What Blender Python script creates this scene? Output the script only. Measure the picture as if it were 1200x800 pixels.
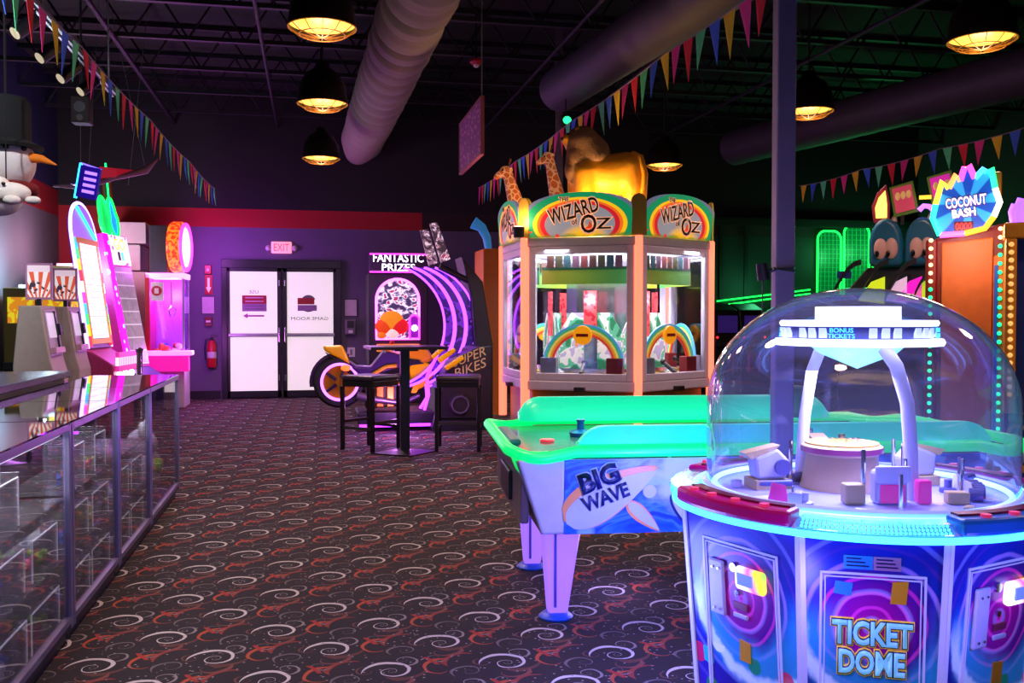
import bpy, bmesh, math, random
from mathutils import Vector, Matrix
random.seed(7)
for _o in list(bpy.data.objects): bpy.data.objects.remove(_o)
SC = bpy.context.scene
COL = SC.collection
PI = math.pi
def R(d): return d*PI/180

# ---------------------------------------------------------------- camera
FPX, CAMH = 1120.0, 1.38
KD = FPX/900
PITCH = math.atan(29/FPX)
YAW = math.atan((600-365)/FPX*math.cos(PITCH))
FWD = Vector((math.sin(YAW)*math.cos(PITCH), math.cos(YAW)*math.cos(PITCH), -math.sin(PITCH)))
RGT = Vector((math.cos(YAW), -math.sin(YAW), 0))
UPV = RGT.cross(FWD)
CPOS = Vector((0, 0, CAMH))
cam = bpy.data.cameras.new('camera'); camo = bpy.data.objects.new('camera', cam); COL.objects.link(camo)
cam.sensor_width = 36; cam.lens = 36*FPX/1200; cam.clip_start = .05; cam.clip_end = 100
camo.matrix_world = Matrix(((RGT.x, UPV.x, -FWD.x, 0), (RGT.y, UPV.y, -FWD.y, 0), (RGT.z, UPV.z, -FWD.z, CAMH), (0, 0, 0, 1)))
SC.camera = camo
SC.view_settings.view_transform = 'Standard'; SC.view_settings.look = 'None'
SC.view_settings.exposure = 0.62; SC.view_settings.gamma = 1.0; SC.view_settings.use_curve_mapping = False
w = bpy.data.worlds.new('world'); SC.world = w; w.use_nodes = True
w.node_tree.nodes['Background'].inputs[0].default_value = (.02, .012, .03, 1)
w.node_tree.nodes['Background'].inputs[1].default_value = 1.0
try:
    SC.cycles.use_denoising = True
    SC.cycles.max_bounces = 8; SC.cycles.transparent_max_bounces = 24
    SC.cycles.diffuse_bounces = 3; SC.cycles.glossy_bounces = 4
    SC.cycles.sample_clamp_indirect = 6; SC.cycles.caustics_reflective = False; SC.cycles.caustics_refractive = False
except Exception: pass
CAMRZ = -YAW     # rotation that turns a thing's -y face square to the photograph

# pixel (1200x800) -> world, always on a real plane
def ray(u, v): return FWD+RGT*((u-600)/FPX)+UPV*((400-v)/FPX)
def PZ(u, v, z=0):
    d = ray(u, v); return CPOS+d*((z-CAMH)/d.z)
def PY(u, v, y):
    d = ray(u, v); return CPOS+d*(y/d.y)
def PX(u, v, x):
    d = ray(u, v); return CPOS+d*(x/d.x)
def PD(u, v, dep): return CPOS+ray(u, v)*dep

# ---------------------------------------------------------------- light
def lamp(name, kind, loc, energy, col, parent=None, radius=.1, rot=None, spot=None, size=None):
    l = bpy.data.lights.new(name, kind); l.energy = energy; l.color = col
    if kind in ('POINT', 'SPOT'): l.shadow_soft_size = radius
    if kind == 'SPOT': l.spot_size = R(spot or 120); l.spot_blend = .6
    if kind == 'AREA':
        l.shape = 'RECTANGLE'; l.size, l.size_y = size
    o = bpy.data.objects.new(name, l); COL.objects.link(o); o.location = loc
    if rot: o.rotation_euler = rot
    if parent: o.parent = parent
    return o

# ---------------------------------------------------------------- node helpers
def lin(h):
    if isinstance(h, str):
        h = h.lstrip('#'); c = [int(h[i:i+2], 16)/255 for i in (0, 2, 4)]
    else: c = h
    return tuple(x/12.92 if x <= .04045 else ((x+.055)/1.055)**2.4 for x in c)
class E:
    def __init__(s, t, k): s.t, s.k = t, k
    def m(s, op, *o, clamp=False):
        n = s.t.nodes.new('ShaderNodeMath'); n.operation = op; n.use_clamp = clamp
        for i, q in enumerate((s,)+o):
            if isinstance(q, E): s.t.links.new(q.k, n.inputs[i])
            else: n.inputs[i].default_value = q
        return E(s.t, n.outputs[0])
    def __add__(s, o): return s.m('ADD', o)
    __radd__ = __add__
    def __sub__(s, o): return s.m('SUBTRACT', o)
    def __rsub__(s, o): return (s*-1)+o
    def __mul__(s, o): return s.m('MULTIPLY', o)
    __rmul__ = __mul__
    def __truediv__(s, o): return s.m('DIVIDE', o)
    def __lt__(s, o): return s.m('LESS_THAN', o)
    def __gt__(s, o): return s.m('GREATER_THAN', o)
    def floor(s): return s.m('FLOOR')
    def fract(s): return s.m('FRACT')
    def abs(s): return s.m('ABSOLUTE')
    def sin(s): return s.m('SINE')
    def pw(s, o): return s.m('POWER', o)
    def cl(s): return s.m('ADD', 0.0, clamp=True)
    def step(s, a, b):
        n = s.t.nodes.new('ShaderNodeMapRange'); n.interpolation_type = 'SMOOTHSTEP'
        s.t.links.new(s.k, n.inputs[0]); n.inputs[1].default_value = a; n.inputs[2].default_value = b
        return E(s.t, n.outputs[0])
def comb(t, x, y, z=0.0):
    n = t.nodes.new('ShaderNodeCombineXYZ')
    for i, q in enumerate((x, y, z)):
        if isinstance(q, E): t.links.new(q.k, n.inputs[i])
        else: n.inputs[i].default_value = q
    return n.outputs[0]
def rgb(t, c):
    n = t.nodes.new('ShaderNodeRGB'); n.outputs[0].default_value = (*lin(c), 1); return E(t, n.outputs[0])
def mixc(t, f, a, b, mode='MIX'):
    n = t.nodes.new('ShaderNodeMix'); n.data_type = 'RGBA'; n.blend_type = mode
    if isinstance(f, E): t.links.new(f.k, n.inputs[0])
    else: n.inputs[0].default_value = f
    for i, c in ((6, a), (7, b)):
        if isinstance(c, E): t.links.new(c.k, n.inputs[i])
        else: n.inputs[i].default_value = (*lin(c), 1)
    return E(t, n.outputs[2])
def ramp(t, f, stops, const=False):
    n = t.nodes.new('ShaderNodeValToRGB'); t.links.new(f.k, n.inputs[0])
    cr = n.color_ramp; cr.interpolation = 'CONSTANT' if const else 'LINEAR'
    while len(cr.elements) < len(stops): cr.elements.new(.5)
    for e, (p, c) in zip(cr.elements, stops): e.position = p; e.color = (*lin(c), 1)
    return E(t, n.outputs[0])
def coords(t):
    n = t.nodes.new('ShaderNodeTexCoord'); s = t.nodes.new('ShaderNodeSeparateXYZ')
    t.links.new(n.outputs['Object'], s.inputs[0])
    return n.outputs['Object'], E(t, s.outputs[0]), E(t, s.outputs[1]), E(t, s.outputs[2])
def noise(t, vec, scale, det=3, dist=0.0, rough=.5):
    n = t.nodes.new('ShaderNodeTexNoise'); t.links.new(vec, n.inputs['Vector'])
    n.inputs['Scale'].default_value = scale; n.inputs['Detail'].default_value = det
    n.inputs['Distortion'].default_value = dist; n.inputs['Roughness'].default_value = rough
    return E(t, n.outputs[0])
def voro(t, vec, scale, out='Distance', feat='F1'):
    n = t.nodes.new('ShaderNodeTexVoronoi'); n.feature = feat; t.links.new(vec, n.inputs['Vector'])
    n.inputs['Scale'].default_value = scale
    return E(t, n.outputs[out])
MATS = {}
def newmat(name):
    m = bpy.data.materials.new(name); m.use_nodes = True
    t = m.node_tree; b = t.nodes['Principled BSDF']; MATS[name] = m
    return m, t, b
def mat(name, col, rough=.5, metal=0.0, es=0.0, ec=None, var=.06, spec=.5, bump=0.0, scale=14):
    """plain surface with a little procedural variation of colour and gloss"""
    if name in MATS: return MATS[name]
    m, t, b = newmat(name)
    vec, x, y, z = coords(t)
    n = noise(t, vec, scale, 3)
    c = lin(col)
    mx = mixc(t, n, col, col)
    nd = mx.k.node
    nd.inputs[6].default_value = (*[q*(1-var*2) for q in c], 1)
    nd.inputs[7].default_value = (*[min(1, q*(1+var*2)) for q in c], 1)
    t.links.new(mx.k, b.inputs['Base Color'])
    t.links.new((n*.12+(rough-.06)).cl().k, b.inputs['Roughness'])
    b.inputs['Metallic'].default_value = metal
    b.inputs['Specular IOR Level'].default_value = spec
    if es:
        b.inputs['Emission Color'].default_value = (*lin(ec or col), 1); b.inputs['Emission Strength'].default_value = es
    if bump:
        bn = t.nodes.new('ShaderNodeBump'); bn.inputs['Strength'].default_value = bump; bn.inputs['Distance'].default_value = .01
        t.links.new(noise(t, vec, scale*4, 4).k, bn.inputs['Height']); t.links.new(bn.outputs[0], b.inputs['Normal'])
    return m
def gmat(name, fn, rough=.35, es=0.0, metal=0.0):
    """graphic: fn(t, vec, x, y, z) -> colour; es makes it a backlit print"""
    if name in MATS: return MATS[name]
    m, t, b = newmat(name)
    c = fn(t, *coords(t))
    t.links.new(c.k, b.inputs['Base Color']); b.inputs['Roughness'].default_value = rough; b.inputs['Metallic'].default_value = metal
    if es:
        t.links.new(c.k, b.inputs['Emission Color']); b.inputs['Emission Strength'].default_value = es
    return m
def neon(name, col, s): return mat(name, col, .4, es=s, var=.02)
def glass(name, tint='#ffffff', refl=.06, rough=.02, power=4.0, haze=0.0):
    """thin sheet of glass or acrylic: clear, with reflections that grow at grazing angles"""
    if name in MATS: return MATS[name]
    m = bpy.data.materials.new(name); m.use_nodes = True; MATS[name] = m
    t = m.node_tree; t.nodes.clear()
    out = t.nodes.new('ShaderNodeOutputMaterial'); tr = t.nodes.new('ShaderNodeBsdfTransparent'); gl = t.nodes.new('ShaderNodeBsdfGlossy')
    tr.inputs[0].default_value = (*lin(tint), 1); gl.inputs['Roughness'].default_value = rough
    lw = t.nodes.new('ShaderNodeLayerWeight'); lw.inputs[0].default_value = .5
    f = (E(t, lw.outputs['Facing']).pw(power)*(1-refl)+refl).cl()
    mx = t.nodes.new('ShaderNodeMixShader'); t.links.new(f.k, mx.inputs[0]); t.links.new(tr.outputs[0], mx.inputs[1]); t.links.new(gl.outputs[0], mx.inputs[2])
    last = mx
    if haze:
        df = t.nodes.new('ShaderNodeBsdfDiffuse'); df.inputs[0].default_value = (*lin(tint), 1)
        m2 = t.nodes.new('ShaderNodeMixShader'); m2.inputs[0].default_value = haze
        t.links.new(mx.outputs[0], m2.inputs[1]); t.links.new(df.outputs[0], m2.inputs[2]); last = m2
    t.links.new(last.outputs[0], out.inputs[0])
    return m

# ---------------------------------------------------------------- mesh helpers
class MB:
    def __init__(s): s.v, s.f = [], []
    def add(s, vs, fs):
        n = len(s.v); s.v += [tuple(q) for q in vs]; s.f += [[i+n for i in q] for q in fs]; return s
    def box(s, x0, x1, y0, y1, z0, z1, M=None):
        vs = [Vector((x, y, z)) for z in (z0, z1) for y in (y0, y1) for x in (x0, x1)]
        if M: vs = [M @ q for q in vs]
        return s.add(vs, [(0, 2, 3, 1), (4, 5, 7, 6), (0, 1, 5, 4), (2, 6, 7, 3), (0, 4, 6, 2), (1, 3, 7, 5)])
    def prism(s, poly, a, b, ax='y', M=None):
        n = len(poly)
        def P(p, h): return Vector((p[0], h, p[1])) if ax == 'y' else Vector((h, p[0], p[1])) if ax == 'x' else Vector((p[0], p[1], h))
        vs = [P(p, a) for p in poly]+[P(p, b) for p in poly]
        if M: vs = [M @ q for q in vs]
        return s.add(vs, [list(range(n)), list(range(2*n-1, n-1, -1))]+[(i, (i+n), (i+1) % n+n, (i+1) % n) for i in range(n)])
    def cyl(s, p0, p1, r0, r1=None, seg=16, cap=True):
        return s.tube([p0, p1], [r0, r0 if r1 is None else r1], seg, cap=cap)
    def tube(s, pts, r, seg=8, closed=False, cap=True, up=None):
        pts = [Vector(p) for p in pts]; n = len(pts)
        rr = r if isinstance(r, (list, tuple)) else [r]*n
        T0 = (pts[1]-pts[0]).normalized(); a = Vector((0, 0, 1)) if abs(T0.z) < .9 else Vector((1, 0, 0))
        N = (a-T0*a.dot(T0)).normalized(); vs, fs = [], []
        for i, p in enumerate(pts):
            if closed: T = pts[(i+1) % n]-pts[i-1]
            else: T = pts[min(i+1, n-1)]-pts[max(i-1, 0)]
            T.normalize(); N = (N-T*N.dot(T)).normalized(); B = T.cross(N)
            for k in range(seg):
                t = 2*PI*k/seg; vs.append(p+(N*math.cos(t)+B*math.sin(t))*rr[i])
        for i in range(n if closed else n-1):
            j = (i+1) % n
            for k in range(seg): fs.append((i*seg+k, i*seg+(k+1) % seg, j*seg+(k+1) % seg, j*seg+k))
        if cap and not closed: fs += [list(range(seg-1, -1, -1)), [(n-1)*seg+k for k in range(seg)]]
        return s.add(vs, fs)
    def lathe(s, prof, seg=32, c=(0, 0, 0), M=None, a0=0, a1=2*PI):
        n = len(prof); full = abs(a1-a0-2*PI) < 1e-6; cols = seg if full else seg+1
        vs = []
        for k in range(cols):
            t = a0+(a1-a0)*k/seg
            for r, z in prof:
                q = Vector((r*math.cos(t), r*math.sin(t), z))
                if M: q = M @ q
                vs.append(q+Vector(c))
        fs = []
        for k in range(seg):
            k2 = (k+1) % cols
            for i in range(n-1): fs.append((k*n+i, k2*n+i, k2*n+i+1, k*n+i+1))
        return s.add(vs, fs)
    def ball(s, c, r, seg=16, rings=10, M=None):
        if not isinstance(r, (tuple, list)): r = (r, r, r)
        vs, fs = [], []
        for i in range(rings+1):
            a = PI*i/rings
            for k in range(seg):
                t = 2*PI*k/seg; q = Vector((r[0]*math.sin(a)*math.cos(t), r[1]*math.sin(a)*math.sin(t), r[2]*math.cos(a)))
                if M: q = M @ q
                vs.append(q+Vector(c))
        for i in range(rings):
            for k in range(seg): fs.append((i*seg+k, (i+1)*seg+k, (i+1)*seg+(k+1) % seg, i*seg+(k+1) % seg))
        return s.add(vs, fs)
    def band(s, inner, outer, y0, y1):
        """flat strip between two xz polylines, extruded in y"""
        n = len(inner)
        for i in range(n-1):
            s.prism([inner[i], inner[i+1], outer[i+1], outer[i]], y0, y1)
        return s
    def build(s, name, m, parent=None, smooth=0, bevel=0, loc=None, rot=None, kind=None, bseg=2):
        me = bpy.data.meshes.new(name); me.from_pydata(s.v, [], s.f); 
        bm = bmesh.new(); bm.from_mesh(me); bmesh.ops.remove_doubles(bm, verts=bm.verts, dist=1e-6) if smooth else None
        bmesh.ops.recalc_face_normals(bm, faces=bm.faces); bm.to_mesh(me); bm.free()
        if smooth:
            me.shade_smooth(); me.set_sharp_from_angle(angle=R(smooth))
        me.materials.append(m if not isinstance(m, str) else MATS[m])
        o = bpy.data.objects.new(name, me); COL.objects.link(o)
        if parent: o.parent = parent
        if loc: o.location = loc
        if rot: o.rotation_euler = rot
        if kind: o['kind'] = kind
        if bevel:
            b = o.modifiers.new('bevel', 'BEVEL'); b.width = bevel; b.segments = bseg; b.limit_method = 'ANGLE'; b.angle_limit = R(40)
        return o
def tag(o, label=None, cat=None, group=None, kind=None):
    if label: o['label'] = label
    if cat: o['category'] = cat
    if group: o['group'] = group
    if kind: o['kind'] = kind
    return o
def thing(name, label, cat, loc=(0, 0, 0), rz=0, group=None):
    o = bpy.data.objects.new(name, None); COL.objects.link(o); o.empty_display_size = .1
    o.location = loc; o.rotation_euler = (0, 0, rz)
    return tag(o, label, cat, group)
def dup(o, parent=None, loc=None, rz=None):
    c = o.copy(); COL.objects.link(c)
    if parent: c.parent = parent
    if loc is not None: c.location = loc
    if rz is not None: c.rotation_euler = (0, 0, rz)
    for ch in [q for q in bpy.data.objects if q.parent == o]: dup(ch, c)
    return c
def text(name, body, m, parent, M, wid=None, hgt=None, ext=.004, off=0.0, shear=0, mirror=False, space=1.0, line=1.0):
    """flat lettering; M maps text plane (x right, y up, z out) into the parent's space; centred, fitted to wid x hgt"""
    cu = bpy.data.curves.new(name, 'FONT'); cu.body = body; cu.align_x = 'CENTER'; cu.extrude = 0; cu.offset = 0; cu.shear = shear
    cu.space_character = space; cu.space_line = line; cu.resolution_u = 3
    def mesh():
        o = bpy.data.objects.new('tmp', cu); COL.objects.link(o)
        dg = bpy.context.evaluated_depsgraph_get(); me = bpy.data.meshes.new_from_object(o.evaluated_get(dg)); bpy.data.objects.remove(o); return me
    me = mesh()
    xs = [v.co.x for v in me.vertices]; ys = [v.co.y for v in me.vertices]
    W, H = max(xs)-min(xs), max(ys)-min(ys); cx, cy = (max(xs)+min(xs))/2, (max(ys)+min(ys))/2
    sx = (wid/W) if wid else hgt/H; sy = (hgt/H) if hgt else sx
    if off:
        bpy.data.meshes.remove(me); cu.offset = off; me = mesh()
    cu2 = cu
    bm = bmesh.new(); bm.from_mesh(me)
    ret = bmesh.ops.extrude_face_region(bm, geom=bm.faces[:])
    vs = [g for g in ret['geom'] if isinstance(g, bmesh.types.BMVert)]
    for v in bm.verts: v.co.x = (v.co.x-cx)*sx*(-1 if mirror else 1); v.co.y = (v.co.y-cy)*sy
    for v in vs: v.co.z += ext
    for v in bm.verts: v.co = M @ v.co
    bmesh.ops.recalc_face_normals(bm, faces=bm.faces)
    bm.to_mesh(me); bm.free(); me.name = name
    me.materials.clear(); me.materials.append(m)
    o = bpy.data.objects.new(name, me); COL.objects.link(o); o.parent = parent
    bpy.data.curves.remove(cu2)
    return o
def front(x, y, z, rz=0, tilt=0):
    """text matrix: upright on a face looking along -y at (x,y,z), leaning back by tilt"""
    return Matrix.Translation((x, y, z)) @ Matrix.Rotation(rz, 4, 'Z') @ Matrix.Rotation(PI/2-tilt, 4, 'X')
def arc(cx, cz, r, a0, a1, n=24, rz=None):
    return [(cx+r*math.cos(R(a0+(a1-a0)*i/n)), cz+(rz or r)*math.sin(R(a0+(a1-a0)*i/n))) for i in range(n+1)]
# ---------------------------------------------------------------- common materials
BLK = mat('black_metal', '#15131a', .45, var=.1)
DKP = mat('dark_plastic', '#1c1822', .4)
CHR = mat('chrome', '#c8c8d0', .18, 1.0)
ALU = mat('aluminium', '#a9a7b4', .38, .9)
WHT = mat('white_plastic', '#e4e0e6', .4)
GRYP = mat('grey_laminate', '#9a8d8c', .55)
OLV = mat('olive_metal', '#9a8420', .5)
RED = mat('red_plastic', '#b8102a', .35)
YEL = mat('yellow_plastic', '#f0b800', .3)
ORG = mat('orange_plastic', '#e07818', .4)
NPUR = neon('neon_purple', '#b030ff', 3.0)
NMAG = neon('neon_magenta', '#ff30d8', 2.6)
NGRN = neon('neon_green', '#10f070', 1.6)
NCYN = neon('neon_cyan', '#28c8ff', 2.6)
NWHT = neon('light_white', '#f4f0ff', 4.0)
GLS = glass('clear_glass', '#f6f6fa', .05)
def led(t_col): return None

# ---------------------------------------------------------------- carpet
def carpet_colour(t, vec, x, y, z):
    LX, LY, SH = .46, .285, .235
    nz = noise(t, vec, 9, 2); wob = (nz-.5)*.02
    base = mixc(t, noise(t, vec, 60, 3), '#100a0c', '#241719')
    def lattice(cx, cy):
        qx = x+wob-cx; qy = y+wob-cy
        row = (qy/LY+.5).floor(); qx = qx-row*SH; col = (qx/LX+.5).floor()
        return qx-col*LX, qy-row*LY
    def spiral(cx, cy, size, rot, b, w, flip=1, r0=.12, squash=1.0, a_off=0.0, turns=1.0):
        qx, qy = lattice(cx, cy); qx = qx*(flip/size); qy = qy*(squash/size)
        r = (qx*qx+qy*qy).m('SQRT'); th = qy.m('ARCTAN2', qx)
        s = (r.m('MAXIMUM', .001).m('LOGARITHM', math.e)/b-th+rot)/(2*PI)
        d = (s.fract()-.5).abs()
        taper = r.m('MULTIPLY', 1.0).step(0, .9)*w+.02
        return (d < taper)*(r < 1.0)*(r > r0)
    c = base
    for m_, colr in (
        (spiral(.10, .02, .150, 2.4, .75, .018, -1, .25), '#5a3228'),
        (spiral(-.12, .09, .140, .4, .6, .014, 1, .3), '#8a3020'),
        (spiral(.20, -.02, .125, -1.5, .42, .024, -1, .2), '#b04a22'),
        (spiral(-.02, -.10, .10, 3.2, .5, .025, 1, .15), '#7a4034'),
        (spiral(.06, .11, .065, 1.2, .22, .06, -1, .08), '#8d8481'),
        (spiral(-.16, -.06, .075, .2, .22, .055, 1, .08), '#6d6462'),
        (spiral(.19, .12, .055, 2.2, .24, .05, 1, .1), '#7d7472'),
        (spiral(-.09, .02, .05, 4.2, .24, .05, -1, .1), '#6a3a2c'),
        (spiral(0, 0, .112, -.6, .19, .08, 1, .05), '#cfc8c2'),
    ):
        c = mixc(t, m_, c, colr)
    qx, qy = lattice(.17, .085)
    stroke = ((qx+qy*.5).abs() < .010)*(qy.abs() < .045); c = mixc(t, stroke, c, '#a02c1c')
    vd = voro(t, vec, 34); dots = (vd < .17)*(voro(t, vec, 34, 'Color') > .45)
    c = mixc(t, dots, c, '#8f8688')
    fuzz = noise(t, vec, 420, 2)
    return mixc(t, .55, c, ramp(t, fuzz, [(.25, '#5a5a5a'), (.75, '#ffffff')]), 'MULTIPLY')
CARPET = gmat('swirl_carpet', carpet_colour, .95)
XL, XR, YB, YF, ZC = -4.0, 11.6, 16.7, -3.0, 5.2
def structure(name, mb, m, **k):
    o = mb.build(name, m, **k); o['kind'] = 'structure'; return o
floor = structure('floor', MB().box(XL-.2, XR+.2, YF-.2, YB+.2, -.1, 0), CARPET)
floor['label'] = 'dark carpet with white and orange swirls'

def back_paint(t, vec, x, y, z):
    n = noise(t, vec, 2.5, 3)
    c = mixc(t, n, '#5d5070', '#6a5c7c')
    dark = (z > 3.19); red = (z > 2.88)*(z < 3.19)
    patch = (x < -2.3)*(z > 1.95)*(z < 3.0)
    c = mixc(t, (x > 4.6), c, '#1c2c28')  # dark stretch of wall, green light put into its colour
    c = mixc(t, red, c, mixc(t, (x > 1.9), '#a2121e', '#2a1418'))
    c = mixc(t, patch, c, '#a8102c')
    return mixc(t, dark, c, '#141019')
structure('wall_back', MB().box(XL-.2, XR+.2, YB, YB+.2, 0, ZC), gmat('back_wall_paint', back_paint, .7))
def left_paint(t, vec, x, y, z):
    n = noise(t, vec, 2, 3)
    c = mixc(t, n, '#4a545c', '#5c666c')
    c = mixc(t, (z > 3.0)*(z < 3.42), c, '#8a1020')
    return mixc(t, (z > 3.42), c, '#161a4a')
structure('wall_left', MB().box(XL-.2, XL, YF, YB, 0, ZC), gmat('left_wall_paint', left_paint, .7))
structure('wall_right', MB().box(XR, XR+.2, YF, YB, 0, ZC), mat('right_wall_paint', '#18241f', .7))  # right wall is dark, with the green light mixed into its colour
structure('wall_front', MB().box(XL-.2, XR+.2, YF-.2, YF, 0, ZC), mat('front_wall_paint', '#2a2432', .7))
ceil = structure('ceiling', MB().box(XL-.2, XR+.2, YF-.2, YB+.2, ZC, ZC+.15), mat('ceiling_paint', '#0c090f', .8))
structure('baseboard_back', MB().box(-2.0, -1.5, YB-.02, YB, 0, .14).box(.55, 4.5, YB-.02, YB, 0, .14), mat('vinyl_base', '#15121a', .5))
JST = mat('joist_paint', '#221c2a', .55, .2)
# open-web joists across the room
def joist_mesh():
    b = MB()
    for dz in (4.62, 5.14):
        b.box(XL, XR, -.035, .035, dz, dz+.05)
    n = 24; L = (XR-XL)/n
    for i in range(n):
        x0 = XL+i*L
        b.cyl((x0, 0, 4.64), (x0+L/2, 0, 5.15), .014, seg=5, cap=False).cyl((x0+L/2, 0, 5.15), (x0+L, 0, 4.64), .014, seg=5, cap=False)
    return b
j0 = joist_mesh().build('joist', JST, ceil); j0.location = (0, 15.99, 0)
for i in range(1, 10):
    j = j0.copy(); COL.objects.link(j); j.location = (0, 15.99-i*1.38, 0)
# conduits and bridging seen between the joists
for x0, x1, r in ((-2.2, -2.2, .03), (-.55, -.55, .022), (3.9, 4.4, .03), (6.1, 6.1, .025), (2.9, 2.9, .02)):
    MB().cyl((x0, 2, 4.58), (x1, YB, 4.58), r, seg=8).build('conduit', JST, ceil, smooth=40)

# ---------------------------------------------------------------- double door
door = structure('door_1', MB().box(-1.47, .50, YB-.07, YB-.002, 2.20, 2.34).box(-1.47, -1.38, YB-.07, YB-.002, 0, 2.2).box(.41, .50, YB-.07, YB-.002, 0, 2.2), mat('door_frame_dark', '#171320', .4), bevel=.006)
door['label'] = 'double door with frosted white glass in a black frame'
FROST = mat('frosted_glass', '#e6e2e0', .35, es=.40, ec='#f4f2e8', var=.03)
SGN_R = mat('sticker_red', '#9a1a2c', .5); SGN_G = mat('sticker_mauve', '#8d6f9a', .5); SGN_D = mat('sticker_grey', '#6d6676', .5)
for k, (x0, x1) in enumerate(((-1.38, -.50), (-.47, .41))):
    fr = MB()
    yy0, yy1 = YB-.06, YB-.012
    fr.box(x0, x0+.045, yy0, yy1, .02, 2.2).box(x1-.065, x1, yy0, yy1, .02, 2.2).box(x0, x1, yy0, yy1, 2.14, 2.2).box(x0, x1, yy0, yy1, .02, .13)
    if k: fr = MB().box(x0, x0+.065, yy0, yy1, .02, 2.2).box(x1-.045, x1, yy0, yy1, .02, 2.2).box(x0, x1, yy0, yy1, 2.14, 2.2).box(x0, x1, yy0, yy1, .02, .13)
    leaf = fr.build('door_leaf', MATS['door_frame_dark'], door, bevel=.004)
    MB().box(x0+.03, x1-.03, YB-.04, YB-.025, 1.1, 2.16).build('pane', FROST, leaf)
    MB().box(x0+.03, x1-.03, YB-.04, YB-.025, .11, 1.04).build('pane', FROST, leaf)
    MB().box(x0+.02, x1-.02, YB-.085, YB-.045, 1.045, 1.095).build('push_bar', ALU, leaf, bevel=.008)
    xh = x1-.03 if k == 0 else x0+.03
    MB().cyl((xh, YB-.11, .95), (xh, YB-.11, 1.2), .014).build('pull_handle', CHR, leaf, smooth=40)
    for hz in (.3, 1.9): MB().cyl((xh, YB-.068, hz), (xh, YB-.068, hz+.1), .012).build('hinge', CHR, leaf, smooth=40)
    xc = (x0+x1)/2
    ys = YB-.041
    if k == 0:
        MB().box(xc-.2, xc+.2, ys-.003, ys, 1.60, 1.74).build('sticker', SGN_R, leaf); MB().box(xc-.2, xc+.2, ys-.003, ys, 1.47, 1.60).build('sticker', SGN_G, leaf)
        text('lettering', 'USE', SGN_D, leaf, front(xc-.01, ys, 1.80), .16, .06, mirror=True)
        for q, zz in enumerate((1.70, 1.64, 1.56, 1.51)):
            MB().box(xc-.15, xc+.15, ys-.005, ys-.003, zz-.008, zz+.008).build('print_line', mat('sticker_pale', '#c9b6cf', .5) if q < 2 else SGN_D, leaf)
        MB().prism([(xc-.19, 1.395), (xc-.11, 1.44), (xc-.11, 1.41), (xc+.16, 1.41), (xc+.16, 1.38), (xc-.11, 1.38), (xc-.11, 1.35)], ys-.003, ys).build('arrow', mat('sticker_pink', '#a85aa0', .5), leaf)
    else:
        MB().prism(arc(xc-.02, 1.62, .13, 25, 155, 18), ys-.003, ys).build('emblem', SGN_D, leaf)
        MB().prism(arc(xc-.02, 1.60, .14, 205, 335, 18), ys-.003, ys).build('emblem', SGN_D, leaf)
        MB().box(xc-.20, xc+.08, ys-.005, ys-.001, 1.59, 1.70).build('sticker', SGN_R, leaf); MB().box(xc-.20, xc+.12, ys-.005, ys-.001, 1.48, 1.58).build('sticker', SGN_G, leaf)
        text('lettering', 'GAME ROOM', SGN_D, leaf, front(xc, ys, 1.35), .62, .055, mirror=True)
# exit sign with lamp heads
t = thing('exit_sign', 'red lit EXIT sign with two lamp heads above the double door', 'sign', (-.49, YB, 2.45))
MB().box(-.17, .17, -.06, 0, 0, .2).build('housing', mat('exit_housing', '#e8a8b8', .4, es=.6, ec='#ff9ab0'), t, bevel=.02)
text('lettering', 'EXIT', neon('exit_red', '#ff3040', 1.6), t, front(0, -.06, .10), .25, .12)
for s in (-1, 1): MB().ball((s*.22, -.04, .09), (.045, .045, .05)).cyl((s*.16, -.04, .09), (s*.2, -.04, .09), .02).build('lamp_head', mat('lamp_head_white', '#d8cfd8', .4), t, smooth=60)
# wall items
def wallbox(name, label, cat, u0, v0, u1, v1, m, d=.03, bev=.008):
    a, b = PY(u0, v0, YB), PY(u1, v1, YB)
    t = thing(name, label, cat, ((a.x+b.x)/2, YB, b.z)); hw, h = (b.x-a.x)/2, a.z-b.z
    MB().box(-hw, hw, -d, 0, 0, h).build('body', m, t, bevel=bev)
    return t, hw, h
PAPER = mat('paper', '#c9bccb', .7)
t, hw, h = wallbox('alarm_light', 'red fire alarm light above the extinguisher arrow sign', 'alarm', 240, 311, 248, 321, RED, .06)
MB().ball((0, -.06, h/2), (.03, .02, .03)).build('lens', WHT, t, smooth=60)
t, hw, h = wallbox('extinguisher_sign', 'red wall sign with a white arrow pointing down to the extinguisher', 'sign', 240, 322, 249, 345, RED, .012, .003)
MB().prism([(0, .03), (hw*.7, .12), (hw*.3, .12), (hw*.3, h-.05), (-hw*.3, h-.05), (-hw*.3, .12), (-hw*.7, .12)], -.016, -.012).build('arrow', mat('sign_pale', '#f0c8d0', .5, es=.3), t)
t, hw, h = wallbox('notice', 'white paper notice left of the double door', 'notice', 236, 347, 252, 368, BLK, .014, .003)
MB().box(-hw+.01, hw-.01, -.018, -.014, .01, h-.01).build('paper', PAPER, t)
t, hw, h = wallbox('fire_alarm_pull', 'small dark red fire alarm pull box below the left notice', 'alarm', 240, 371, 249, 382, mat('dark_red', '#6a1020', .4), .05)
MB().box(-hw*.6, hw*.6, -.06, -.05, h*.4, h*.6).build('handle', WHT, t)
t, hw, h = wallbox('notice', 'framed pale notice right of the double door', 'notice', 403, 350, 419, 371, BLK, .014, .003)
MB().box(-hw+.015, hw-.015, -.018, -.014, .015, h-.015).build('paper', PAPER, t)
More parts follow.
